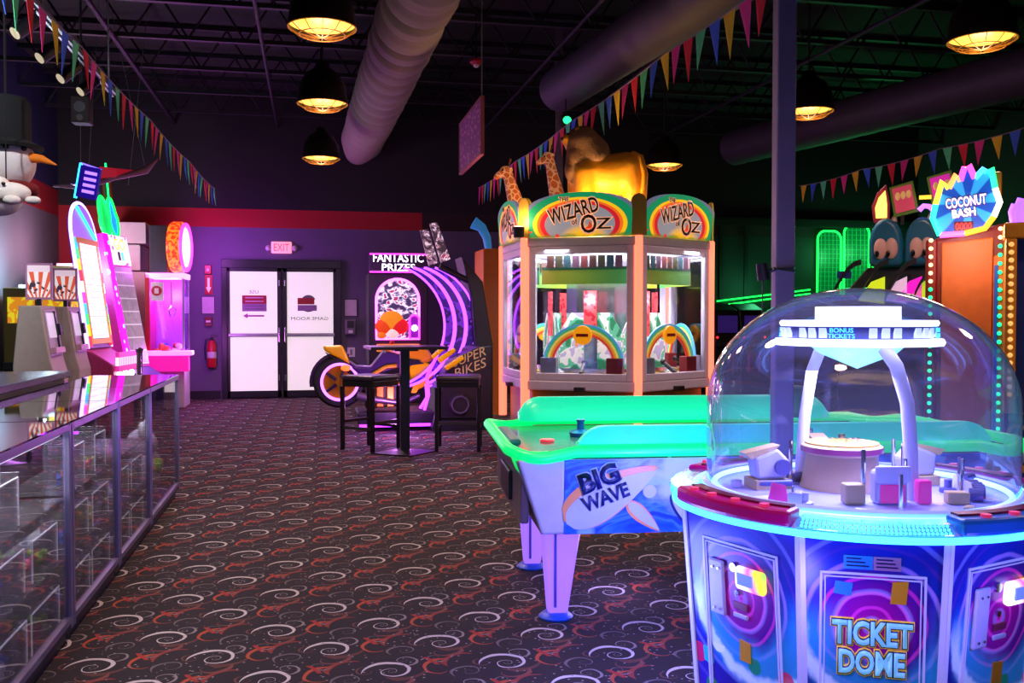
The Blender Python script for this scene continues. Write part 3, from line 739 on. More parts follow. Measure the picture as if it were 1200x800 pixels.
# ================================================================ white cabinet, ring sign, claw machine
t = thing('storage_cabinet', 'stacked pale grey cabinets beside the red wall', 'cabinet', (-2.82, 16.15, 0))
CABW = mat('cabinet_pale', '#d4ced4', .5)
MB().box(-.28, .32, -.4, .4, 0, 2.08).build('lower_cabinet', CABW, t, bevel=.01); MB().box(-.28, .22, -.38, .4, 2.1, 2.5).build('middle_cabinet', CABW, t, bevel=.01); MB().box(-.28, .30, -.36, .4, 2.52, 2.85).build('upper_cabinet', CABW, t, bevel=.01)
t = thing('claw_machine', 'pink lit claw machine with red side in front of the purple wall', 'claw machine', (-2.16, 15.5, 0))
hw = .27
MB().box(-hw, hw, -.3, .35, 0, .72).build('base', mat('claw_white', '#d8c8d8', .4), t, bevel=.01)
MB().box(-hw-.02, -hw+.05, -.3, .35, .7, 2.02).build('side_panel', RED, t, bevel=.006)
MB().box(-hw-.01, hw+.02, -.3, .35, 1.96, 2.04).build('roof', mat('claw_roof', '#f0d0f0', .4, es=1.2, ec='#ff90ff'), t, bevel=.008)
for s in (-.28, .32): MB().box(hw-.03, hw, s-.0, s+.03, .86, 1.96).build('corner_post', ALU, t)
MB().box(-hw+.05, hw-.03, -.296, -.29, .88, 1.96).build('front_pane', GLS, t); MB().box(hw-.008, hw-.002, -.25, .32, .88, 1.96).build('side_pane', GLS, t)
MB().box(-hw+.05, hw-.03, .3, .34, .86, 1.96).build('rear_panel', mat('claw_rear', '#8a3ad0', .4, es=.6, ec='#9030ff'), t)
MB().box(-hw-.02, hw+.14, -.52, -.28, .80, .87).build('control_deck', mat('deck_pink', '#f8b8e8', .4, es=1.0, ec='#ff80e8'), t, bevel=.015)
MB().box(-hw, hw+.08, -.5, -.3, .56, .80).build('lower_panel', mat('lower_magenta', '#d8189a', .4, es=.7), t, bevel=.01)
MB().ball((.02, -.42, .89), (.07, .07, .06)).build('push_button', mat('button_coral', '#e83048', .3, es=.5), t, smooth=60)
MB().box(-hw+.07, -.02, -.305, -.297, 1.62, 1.9).build('notice_card', WHT, t); MB().cyl((-.12, -.306, 1.77), (-.12, -.312, 1.77), .075, seg=20).build('emblem', RED, t); MB().box(-.15, -.09, -.316, -.312, 1.73, 1.81).build('emblem_mark', WHT, t)
MB().cyl((.05, 0, 1.94), (.05, 0, 1.55), .015, seg=8).build('claw_rod', CHR, t)
for k in range(3):
    a = 2*PI*k/3; MB().tube([(.05, 0, 1.55), (.05+.07*math.cos(a), .07*math.sin(a), 1.48), (.05+.03*math.cos(a), .03*math.sin(a), 1.38)], .008, 6).build('claw_finger', CHR, t)
for k, (x, y, c) in enumerate(((-.13, -.12, 5), (.06, .06, 0), (.12, -.17, 3), (-.12, .14, 4))):
    o = MB().ball((0, 0, .09), (.09, .09, .09)).ball((.05, 0, .2), .055).build('plush_ball', TOYC[c], smooth=60); o.location = (-2.16+x, 15.5+y, .725)
    tag(o, 'small %s plush inside the pink claw machine' % TOYN[c], 'plush', 'plush in the pink claw machine')
lamp('claw_light', 'POINT', (.05, -.0, 1.7), 30, (.75, .2, 1), t, .08); lamp('deck_glow', 'POINT', (.5, -.3, .95), 22, (.8, .15, 1), t, .1)
t = thing('round_light_sign', 'round orange-rimmed light sign above the claw machine', 'sign', (-2.22, 15.75, 2.06))
MB().box(-.2, .06, -.3, .3, 0, .72).build('speaker_box', mat('sign_box_grey', '#2c2c38', .5), t, bevel=.01)
MB().cyl((.06, -.05, .38), (.10, -.05, .38), .2, seg=24).build('hub', DKP, t)
M = Matrix.Translation((.2, -.05, .40)) @ Matrix.Rotation(R(-6), 4, 'Z') @ Matrix.Rotation(R(90), 4, 'Y')
def tr(pts): return [M @ Vector(p) for p in pts]
b = MB(); b.lathe([(.0, -.1), (.38, -.1), (.40, -.06), (.40, .06), (.36, .1), (0, .1)], 36, M=M); b.build('rim', gmat('rim_orange', lambda t, v, x, y, z: mixc(t, noise(t, v, 18, 3) > .5, '#f83018', '#ff7820'), .4, 1.0), t, smooth=35)
b = MB(); b.lathe([(0, .104), (.31, .104)], 36, M=M); b.build('face', mat('face_paleblue', '#a8c8f8', .3, es=1.2), t)
MB().tube(tr([(.36*math.cos(2*PI*k/36), .36*math.sin(2*PI*k/36), .11) for k in range(36)]), .025, 8, closed=True).build('ring_light', NMAG, t, smooth=60)
lamp('ring_glow', 'POINT', (.52, -.1, .35), 36, (.66, .12, 1), t, .2)
# ================================================================ hanging decorations upper left
p = PY(104, 214, 11.6)
t = thing('hanging_neon_sign', 'small blue neon-edged sign hanging above the white lit game', 'sign', p, R(-25))
M = Matrix.Rotation(R(12), 4, 'Y')
MB().box(-.13, .13, -.015, .015, -.18, .18, M).build('panel', mat('neon_panel', '#180a50', .3, es=.25, ec='#3010c0'), t)
MB().tube([M @ Vector(q) for q in ((-.14, 0, -.2), (-.14, 0, .2))], .018, 8).build('edge_tube', NCYN, t); MB().tube([M @ Vector(q) for q in ((-.14, 0, .2), (.13, 0, .17))], .009, 8).build('edge_tube', neon('tube_violet', '#8060ff', 1.5), t)
for k in range(4): MB().box(-.05, .1, -.03, -.015, -.12+k*.07, -.085+k*.07, M).build('neon_line', neon('neon_line_violet', '#8a60ff', 1.8), t)
MB().cyl((-.1, 0, .19), (-.1, 0, ZC-p.z), .003, seg=5).build('cable', ALU, t)
p = PY(140, 222, 12.3)
t = thing('hanging_glider', 'slim hanging toy glider with red tail panel above the arcade games', 'decoration', p, R(15))
MB().tube([(-.72, 0, .0), (-.38, 0, .02), (-.05, .02, .14), (.3, 0, .25), (.44, 0, .4)], [.012, .05, .03, .045, .008], 10).build('fuselage', mat('glider_tan', '#9a6a70', .5), t, smooth=60)
MB().prism([(-.22, .1), (-.22, .26), (.2, .24), (.1, .17)], -.01, .01).build('tail_panel', mat('glider_red', '#d81838', .5, es=.2), t)
MB().prism([(-.55, -.25), (-.35, -.3), (-.2, .5), (-.3, .5)], .0, .015, ax='z').build('wing', mat('glider_violet', '#4a2a8a', .5), t)
for x, x2 in ((-.35, -.2), (.1, .35)): MB().cyl((x, 0, .06), (x2, 0, ZC-p.z), .003, seg=5).build('cable', ALU, t)
MB().cyl((.3, 0, .25), (-.1, 0, ZC-p.z), .003, seg=5).build('cable', ALU, t)
# plush snowman and seal hanging at the left edge
p = PY(8, 190, 6.6); PLW = mat('plush_cream', '#ecdcd8', .95, bump=.35, scale=20)
t = thing('plush_snowman', 'large plush snowman head with black hat and orange nose at the left edge', 'plush', p)
MB().ball((0, 0, 0), (.125, .12, .135), 24, 16).ball((-.04, .02, -.17), (.10, .09, .08), 20, 14).build('body', PLW, t, smooth=70); t.scale = (1.35, 1.35, 1.35)
MB().lathe([(0, .30), (.10, .30), (.115, .27), (.115, .10), (.17, .075), (.165, .06), (0, .07)], 24, c=(-.01, 0, 0)).build('hat', mat('hat_black', '#0e0c10', .9), t, smooth=40)
MB().tube([(.11, -.03, .02), (.17, -.06, .01), (.24, -.09, -.02)], [.024, .018, .003], 10).build('nose', mat('nose_orange', '#f07808', .7), t, smooth=60)
MB().ball((.095, -.075, .055), .013).build('eye', mat('eye_black', '#08080a', .2), t, smooth=60); MB().ball((.03, -.115, .055), .013).build('eye', MATS['eye_black'], t, smooth=60)
MB().tube([(.11*math.cos(2*PI*k/16), .11*math.sin(2*PI*k/16), -.125) for k in range(16)], .03, 8, closed=True).build('scarf', mat('scarf_red', '#7a1018', .95), t, smooth=60)
MB().cyl((0, 0, .3), (0, 0, 4.6-p.z), .004, seg=5).build('cable', BLK, t)
p = PY(18, 226, 6.25)
t = thing('plush_seal', 'white plush seal hanging below the snowman at the left edge', 'plush', p)
MB().ball((-.04, 0, 0), (.13, .07, .065), 20, 12).ball((-.1, 0, .03), (.08, .075, .07)).ball((.0, -.07, -.05), (.05, .035, .03)).ball((.105, -.03, -.045), (.045, .03, .025)).build('body', mat('plush_seal_white', '#f0e0d8', .95, bump=.35, scale=20), t, smooth=70)
MB().ball((-.045, -.07, .045), .011).build('eye', MATS['eye_black'], t, smooth=60)
MB().cyl((-.05, .0, .06), (-.05, .0, 3.44-p.z), .004, seg=5).build('cable', BLK, t)
# ================================================================ back: prize claw cabinet with arched window
def P2(u, v, Y): q = PY(u, v, Y); return (q.x, q.z)
YFP = 15.2
a = PY(436, 300, YFP); b_ = PY(497, 300, YFP); xc = (a.x+b_.x)/2; hw = (b_.x-a.x)/2+.04
DPUR = mat('cabinet_plum', '#2a1638', .4)
t = thing('prize_machine', 'dark purple prize machine with arched neon window and FANTASTIC PRIZES sign', 'claw machine', (xc, YFP, 0))
zs = PY(465, 320, YFP).z; zt = PY(465, 297, YFP).z
MB().box(-hw-.02, hw+.02, .0, .9, 0, zs).build('cabinet', DPUR, t, bevel=.015)
MB().box(-hw, hw, -.04, .3, zs+.005, zt).build('sign_box', mat('sign_plum', '#3a1450', .4), t, bevel=.01)
MB().box(-hw, hw, -.05, -.04, zs+.005, zs+.03).box(-hw, hw, -.05, -.04, zt-.025, zt).build('sign_trim', NMAG, t)
LWH = neon('letter_white', '#f4e8ff', 2.2)
text('lettering', 'FANTASTIC', LWH, t, front(0, -.04, (zs+zt)/2+.085), hw*1.75, .13, off=.01)
text('lettering', 'PRIZES', LWH, t, front(0, -.04, (zs+zt)/2-.065), hw*1.15, .11, off=.01)
# arched window
aw = [PY(441, 397, YFP), PY(491, 397, YFP)]; w2 = (aw[1].x-aw[0].x)/2; wx = (aw[1].x+aw[0].x)/2-xc; zb = aw[0].z; zspr = PY(465, 352, YFP).z
outl = [(wx-w2, zb), (wx-w2, zspr)]+arc(wx, zspr, w2, 180, 0, 20)[1:-1]+[(wx+w2, zspr), (wx+w2, zb)]
def inside_col(t, vec, x, y, z):
    c = ramp(t, noise(t, comb(t, x*1.0, z*1.4), 9, 2, .5), [(.3, '#3a2a50'), (.45, '#8a7aa0'), (.52, '#e0d8f0'), (.6, '#a02a60'), (.7, '#206a60')], True); return c
MB().prism(outl, -.012, -.004).build('prize_backdrop', gmat('prize_backdrop', inside_col, .4, .7), t)
MB().tube([(p[0], -.02, p[1]) for p in outl], .02, 8, closed=True).build('arch_tube', neon('arch_neon', '#ff60f0', 3.0), t, smooth=60)
mo = [(wx+w2*.55, zb), (wx+w2*.55, zb+.3)]+arc(wx+w2*.78, zb+.3, w2*.23, 180, 0, 10)[1:-1]+[(wx+w2*1.01, zb+.3), (wx+w2*1.01, zb)]
MB().prism(mo, -.03, -.013).build('chute_door', mat('chute_violet', '#7a10a0', .4, es=.5), t); MB().tube([(p[0], -.035, p[1]) for p in mo], .014, 8, closed=True).build('chute_tube', NMAG, t, smooth=60)
MB().ball((wx+w2*.78, -.03, zb+.17), .05, 14, 8).build('chute_light', NWHT, t, smooth=60)
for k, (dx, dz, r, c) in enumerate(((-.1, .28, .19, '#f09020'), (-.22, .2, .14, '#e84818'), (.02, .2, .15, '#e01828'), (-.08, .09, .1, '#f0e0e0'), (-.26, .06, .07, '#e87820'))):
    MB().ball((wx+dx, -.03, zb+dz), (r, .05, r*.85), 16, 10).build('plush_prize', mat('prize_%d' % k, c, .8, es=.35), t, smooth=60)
MB().box(wx-w2, wx+w2, -.16, -.0, zb-.2, zb-.08).build('control_deck', mat('deck_orange', '#e07a30', .4, es=.5), t, bevel=.015)
MB().ball((wx-.1, -.1, zb-.06), .04).build('joystick', RED, t, smooth=60)
for k in range(4): MB().box(hw-.02, hw+.022, .1, .25, .9+k*.3, 1.1+k*.3).build('side_light', NPUR, t)

# ================================================================ motorbike ride
YB_ = 11.75
t = thing('motorcycle_ride', 'yellow motorcycle arcade ride with purple arcs and SUPER BIKES side panel', 'arcade game', (0, YB_, 0))
BY = mat('bike_yellow', '#f2bc00', .25); BD = mat('bike_dark', '#1a1024', .35); GLD = mat('bike_gold', '#b87a10', .35, .6); BP = mat('bike_plum', '#3a1a5a', .3)
def poly(pts, y=YB_): return [P2(u, v, y) for u, v in pts]
wc = P2(398, 447, YB_)
whl = MB().lathe([(.20, -.08), (.285, -.075), (.315, -.03), (.315, .03), (.285, .075), (.20, .08)], 36, c=(wc[0], 0, wc[1]), M=Matrix.Rotation(PI/2, 4, 'X')).build('rear_wheel', mat('tyre', '#120c18', .7), t, smooth=50)
MB().lathe([(.0, -.05), (.06, -.075), (.07, -.05), (.20, -.045), (.205, .045), (0, .045)], 28, c=(wc[0], 0, wc[1]), M=Matrix.Rotation(PI/2, 4, 'X')).build('rim', GLD, whl, smooth=40)
b = MB()
for k in range(5):
    an = 2*PI*k/5; b.cyl((wc[0]+.05*math.cos(an), -.085, wc[1]+.05*math.sin(an)), (wc[0]+.2*math.cos(an), -.07, wc[1]+.2*math.sin(an)), .022, .016, 8)
b.build('spoke', BD, whl, smooth=50)
MB().tube([(wc[0]+.215*math.cos(2*PI*k/36), -.082, wc[1]+.215*math.sin(2*PI*k/36)) for k in range(36)], .017, 8, closed=True).build('light_ring', neon('wheel_ring', '#c060ff', 2.6), whl, smooth=60)
MB().tube([(wc[0]+.33*math.cos(R(an)), 0, wc[1]+.33*math.sin(R(an))) for an in range(70, 200, 10)], .03, 8).build('mudguard', BP, t, smooth=60)
MB().prism(poly([(378, 405), (401, 404), (412, 428), (398, 420), (380, 411)]), -.09, .09).build('tail_cowl', BY, t, bevel=.03)
MB().prism(poly([(380, 412), (398, 421), (413, 429), (420, 442), (408, 437), (394, 426)]), -.07, .07).build('tail_underside', BD, t, bevel=.02)
MB().ball((P2(405, 430.5, YB_)[0], -.09, P2(405, 430.5, YB_)[1]), (.06, .03, .04)).build('tail_light', neon('tail_orange', '#ff5a20', 1.8), t, smooth=60)
MB().prism(poly([(409, 421), (418, 428), (434, 429), (440, 421), (449, 410), (470, 410), (472, 428), (448, 436), (424, 442), (412, 432)]), -.11, .11).build('seat', BP, t, bevel=.035)
MB().tube([(x, -.1, z) for x, z in poly([(409, 422), (417, 428), (434, 429), (441, 420), (449, 410)])], .012, 6).build('seat_piping', mat('piping_silver', '#b8a8d0', .3, .6), t, smooth=60)
MB().prism(poly([(448, 410), (458, 405), (486, 404), (500, 408), (508, 420), (494, 428), (470, 428), (470, 416)]), -.14, .14).build('tank', mat('tank_amber', '#d8900c', .3), t, bevel=.045)
MB().prism(poly([(478, 426), (497, 424), (508, 428), (506, 440), (496, 452), (484, 458), (480, 446)]), -.17, .17).build('fairing', BY, t, bevel=.04)
MB().prism(poly([(470, 418), (490, 421), (496, 426), (480, 428), (470, 427)]), -.16, .16).build('tank_recess', BD, t, bevel=.01)
MB().prism(poly([(480, 459), (486, 442), (496, 440), (486, 459)]), -.175, -.165).build('fairing_vent', BY, t)
MB().tube([(x, -.12, z) for x, z in poly([(436, 438), (452, 429), (464, 428)])], .028, 8).tube([(x, -.12, z) for x, z in poly([(440, 440), (470, 450), (480, 446)])], .022, 8).build('frame', GLD, t, smooth=60)
MB().prism(poly([(425, 446), (475, 436), (478, 474), (428, 478)]), -.10, .10).build('engine', mat('engine_dark', '#2a1c10', .45, .4), t, bevel=.02)
for k in range(3): MB().box(*[P2(440+k*12, 470, YB_)[0], P2(449+k*12, 470, YB_)[0]], -.14, -.1, P2(440, 476, YB_)[1], P2(440, 450+k*2, YB_)[1]).build('engine_fin', GLD, t, bevel=.012)
MB().tube([(x, -.15, z) for x, z in poly([(418, 462), (440, 467), (470, 471), (490, 462)])], [.05, .045, .03, .025], 12).build('exhaust', mat('exhaust_steel', '#8a7890', .3, .8), t, smooth=60)
MB().prism(poly([(398, 443), (432, 446), (432, 458), (398, 451)]), -.06, .06).build('swing_arm', GLD, t, bevel=.012)
MB().box(P2(418, 480, YB_)[0], P2(560, 480, YB_)[0], -.3, .5, .10, P2(418, 481, YB_)[1]).build('platform', mat('platform_black', '#140e1c', .4), t, bevel=.015)
for x in (.7, 1.5, 2.0): MB().cyl((x, -.2, .0), (x, -.2, .1), .04).cyl((x, .4, 0), (x, .4, .1), .04).build('foot', BLK, t)
MB().box(P2(420, 480, YB_)[0], P2(545, 480, YB_)[0], -.26, -.22, .06, .09).build('under_light', NPUR, t)
fy = -.35; YY = YB_+fy
MB().prism([P2(u, v, YY) for u, v in ((505, 500), (520, 440), (528, 424), (560, 406), (577, 404), (577, 505), (562, 512), (508, 512))], fy, fy+.9).build('console', mat('console_black', '#15101c', .4), t, bevel=.02)
MB().prism([P2(u, v, YB_+.35) for u, v in ((540, 300), (565, 330), (577, 404), (577, 505), (545, 505), (556, 400), (552, 350))], .3, .9).build('screen_tower', mat('tower_dark', '#1c1420', .5), t, bevel=.02)
tx = P2(552, 425, YY)
SBT = mat('bike_lettering', '#b89868', .4, es=.12)
for k, wd in enumerate(('SUPER', 'BIKES')):
    q = P2(549+k*2, 418+k*13, YY); text('lettering', wd, SBT, t, Matrix.Translation((q[0], fy-.001, q[1])) @ Matrix.Rotation(R(-20), 4, 'Y') @ Matrix.Rotation(PI/2, 4, 'X'), .43, .11, shear=.3)
sp = P2(539, 474, YY); MB().cyl((sp[0], fy, sp[1]), (sp[0], fy-.03, sp[1]), .13, .12, 28).build('speaker', DKP, t, smooth=40)
MB().tube([(sp[0]+.1*math.cos(2*PI*k/28), fy-.035, sp[1]+.1*math.sin(2*PI*k/28)) for k in range(28)], .012, 6, closed=True).build('speaker_ring', mat('speaker_grey', '#4a4058', .4), t)
# purple arcs at three depths
def arcpts(Y, du, n=26):
    # right-bulging arc through screen-plane points on the plane y=Y
    out = []
    for i in range(n+1):
        s = R(72-(150)*i/n); out.append(P2(462+du+70*math.cos(s)*1.0, 382-72*math.sin(s), Y))
    return out
for k, (dy, du) in enumerate(((-.25, 0), (.1, 13), (.45, 26))):
    o_ = arcpts(YB_+dy, du); i_ = arcpts(YB_+dy, du-11)
    MB().band(i_, o_, dy+.0, dy+.04).build('arc_panel', gmat('arc_print', lambda t, v, x, y, z: ramp(t, noise(t, v, 5, 2), [(.3, '#2a1060'), (.5, '#5a209a'), (.6, '#20104a'), (.68, '#b03ad0')], True), .3, .5), t)
    MB().tube([(x, dy-.01, z) for x, z in o_], .014, 6).build('arc_tube', neon('arc_violet', '#a040ff', 2.4), t, smooth=60); MB().tube([(x, dy-.01, z) for x, z in i_], .014, 6).build('arc_tube', MATS['arc_violet'], t, smooth=60)
for pts in (((510, 420), (500, 440), (502, 462), (497, 480)), ((499, 450), (500, 465), (492, 478))):
    MB().tube([(P2(u, v, YY)[0], fy-.03, P2(u, v, YY)[1]) for u, v in pts], .018, 8).build('front_tube', NPUR, t, smooth=60)
def handle_pts(*q): return [P2(u, v, YY-.1) for u, v in q]
for q in (((505, 417), (520, 404), (524, 407), (508, 421)), ((512, 420), (532, 407), (535, 411), (516, 426)), ((520, 430), (542, 415), (544, 421), (524, 434))):
    MB().prism(handle_pts(*q), fy-.12, fy-.05).build('wind_deflector', BY, t, bevel=.015)
# topper flags
for k, (u0, u1) in enumerate((((492, 270), (508, 312)), ((503, 262), (522, 308)))):
    x0, z0 = P2(*u0, YB_+.3); x1, z1 = P2(*u1, YB_+.3)
    MB().prism([(x0, z0), (x0+.1, z0+.02), (x1+.06, z1+.05), (x1-.06, z1)], .28, .31).build('topper_blade', gmat('topper_print', lambda t, v, x, y, z: ramp(t, noise(t, v, 7, 2, 2), [(.3, '#3a2a3a'), (.45, '#8a6a80'), (.55, '#e8d8e8'), (.62, '#a83a60'), (.7, '#60a080')], True), .4, .5), t)
q0 = P2(515, 312, YB_+.3); q1 = P2(552, 330, YB_+.3)
MB().cyl((q0[0], .3, q0[1]), (q1[0], .35, q1[1]), .04).build('topper_bar', BLK, t)
lamp('bike_light', 'POINT', (1.0, -.75, .35), 22, (.7, .2, 1), t, .1); lamp('bike_back_light', 'POINT', (.6, 1.6, 1.8), 14, (.6, .3, 1), t, .3)
# orange framed cabinet beside the large hexagonal machine
t = thing('orange_cabinet', 'orange-sided game cabinet with blue curved topper behind the motorcycle ride', 'arcade game', (2.75, 13.2, 0))
Yo = 13.2
MB().prism([(PY(u, v, Yo).x-2.75, PY(u, v, Yo).z) for u, v in ((566, 291), (590, 291), (590, 520), (572, 520), (575, 470), (566, 420))], 0, .7).build('side_panel', ORG, t, bevel=.02)
MB().tube([(PY(u, v, Yo).x-2.75, .1, PY(u, v, Yo).z) for u, v in ((574, 292), (572, 278), (566, 266), (556, 260))], [.05, .06, .07, .09], 10).build('topper', mat('topper_sky', '#3a90d8', .4, es=.2), t, smooth=60)

# ================================================================ bar table and stools
TB = mat('table_black', '#141018', .35)
t = thing('bar_table', 'tall black bar table with thin square top on a plate base', 'table', (.92, 9.68, 0), R(4))
MB().box(-.38, .38, -.3, .3, 1.055, 1.085).build('top', mat('table_top', '#2c2028', .3), t, bevel=.006)
MB().box(-.045, .045, -.045, .045, .03, 1.055).build('post', TB, t, bevel=.005)
MB().add([(-.34, 0, 0), (0, -.3, 0), (.34, 0, 0), (0, .3, 0), (-.34, 0, .012), (0, -.3, .012), (.34, 0, .012), (0, .3, .012), (-.05, -.05, .035), (.05, -.05, .035), (.05, .05, .035), (-.05, .05, .035)],
         [(3, 2, 1, 0), (0, 1, 5, 4), (1, 2, 6, 5), (2, 3, 7, 6), (3, 0, 4, 7), (4, 5, 9, 8), (5, 6, 10, 9), (6, 7, 11, 10), (7, 4, 8, 11), (8, 9, 10, 11)]).build('base', TB, t)
MB().box(-.12, .12, -.12, .12, 1.035, 1.055).build('bracket', TB, t)
def stool(label, x, y, rz, s=1.0):
    t = thing('bar_stool', label, 'stool', (x, y, 0), rz, 'black bar stools')
    w = .205*s
    MB().box(-w-.01, w+.01, -w-.01, w+.01, .72, .775).build('seat', mat('stool_seat', '#3a2c40', .35), t, bevel=.02)
    MB().box(-w, w, -w, w, .66, .72).build('seat_frame', TB, t, bevel=.004)
    for sx in (-1, 1):
        for sy in (-1, 1): MB().box(sx*w-.018, sx*w+.018, sy*w-.018, sy*w+.018, 0, .66).build('leg', TB, t, bevel=.003)
    for k, (z, ax) in enumerate(((.30, 'x'), (.30, 'x'), (.24, 'y'), (.24, 'y'))):
        s_ = -1 if k % 2 == 0 else 1
        (MB().box(-w, w, s_*w-.012, s_*w+.012, z-.02, z+.01) if ax == 'x' else MB().box(s_*w-.012, s_*w+.012, -w, w, z-.02, z+.01)).build('foot_rail', mat('rail_worn', '#5a5058', .35, .7) if k in (0, 2) else TB, t)
    return t
stool('black backless bar stool to the left of the tall table', .6, 10.05, R(45))
stool('black backless bar stool to the right of the tall table', 1.50, 9.85, R(-12), 1.05)
# ================================================================ hexagonal coin pusher
OC = Vector((3.03, 9.74, 0)); RS = 1.14
t = OZ = thing('coin_pusher', 'large hexagonal coin pusher with glass walls and WIZARD OF OZ signs', 'arcade game', OC)
FRM = mat('pusher_frame', '#d0c8e4', .35); PINKL = mat('post_light', '#ff7a60', .4, es=1.5, ec='#ff6a50'); OZG = glass('pusher_glass', '#f4f4f8', .04, .02, 4.5)
OLB = gmat('olive_base', lambda t, v, x, y, z: mixc(t, noise(t, v, 3, 3), '#6a5a1c', '#a08428'), .45)
def hexpoly(r): return [(r*math.cos(R(-150+60*k)), r*math.sin(R(-150+60*k))) for k in range(6)]
MB().prism(hexpoly(RS-.10), 0, .66, ax='z').build('base', OLB, t, bevel=.02)
MB().prism(hexpoly(RS), .66, .76, ax='z').build('ledge', FRM, t, bevel=.015)
MB().prism(hexpoly(RS-.06), .76, .80, ax='z').build('play_deck', mat('play_deck', '#8d8890', .3, .5), t)
rf = MB().prism(hexpoly(RS), 2.06, 2.15, ax='z').build('roof', FRM, t, bevel=.015)
MB().prism(hexpoly(RS-.1), 2.04, 2.06, ax='z').build('ceiling_panel', mat('pusher_ceiling', '#d8d8e0', .5, es=.9, ec='#f0f0ff'), t)
ap = RS*math.cos(PI/6)
# things repeated on each of the six sides; k=0 faces left-front (the broad front panel in view)
def marq(t, vec, x, y, z):
    ex = x/.40; ez = (z-.12)/.22
    d = (ex*ex+ez*ez).m('SQRT')
    sw = z+(x-.2)*(x-.2)*.0
    c = ramp(t, d*.5, [(0, '#8a8a92'), (.36, '#8a8a92'), (.43, '#c81e2c'), (.49, '#f06a1c'), (.53, '#f8c018'), (.58, '#0c8a58'), (.70, '#5c6680')], True)
    gl = ((x-.05)*(x-.05)*3+(z+.02)*(z+.02)*9)
    c = mixc(t, gl.step(.22, .02), c, '#f8b818')
    grass = (z+noise(t, vec, 12, 3)*.07).step(.075, .03)
    c = mixc(t, grass*.85, c, '#4a7a20')
    pop = (voro(t, comb(t, x, z*.9), 8) < .16)*(z < .06); c = mixc(t, pop, c, '#d83018')
    return c
MQ = gmat('marquee_print', marq, .4, .55)
TXD = mat('letter_dark', '#2a1408', .5); TXH = mat('letter_halo', '#f4b088', .5, es=.4, ec='#ffb890'); SHOE = mat('shoe_red', '#e04828', .4, es=.4)
CLOUD = gmat('cloud_print', lambda t, v, x, y, z: ramp(t, noise(t, v, 6, 2, .6), [(.25, '#2a8a60'), (.42, '#60c8a0'), (.5, '#e8f4f0'), (.58, '#b8b8e0'), (.68, '#f0a040')], True), .4, .2)
REDP = gmat('red_card', lambda t, v, x, y, z: mixc(t, voro(t, v, 22) < .4, '#e04a50', '#a01a2c'), .4, .5)
COIN = mat('token_gold', '#d8b050', .3, .9)
CARDS = [mat('card_%d' % i, c, .5, es=.15) for i, c in enumerate(('#4a2a20', '#2a4a50', '#6a2a2a', '#3a3a20', '#5a3a4a'))]
hw = RS/2
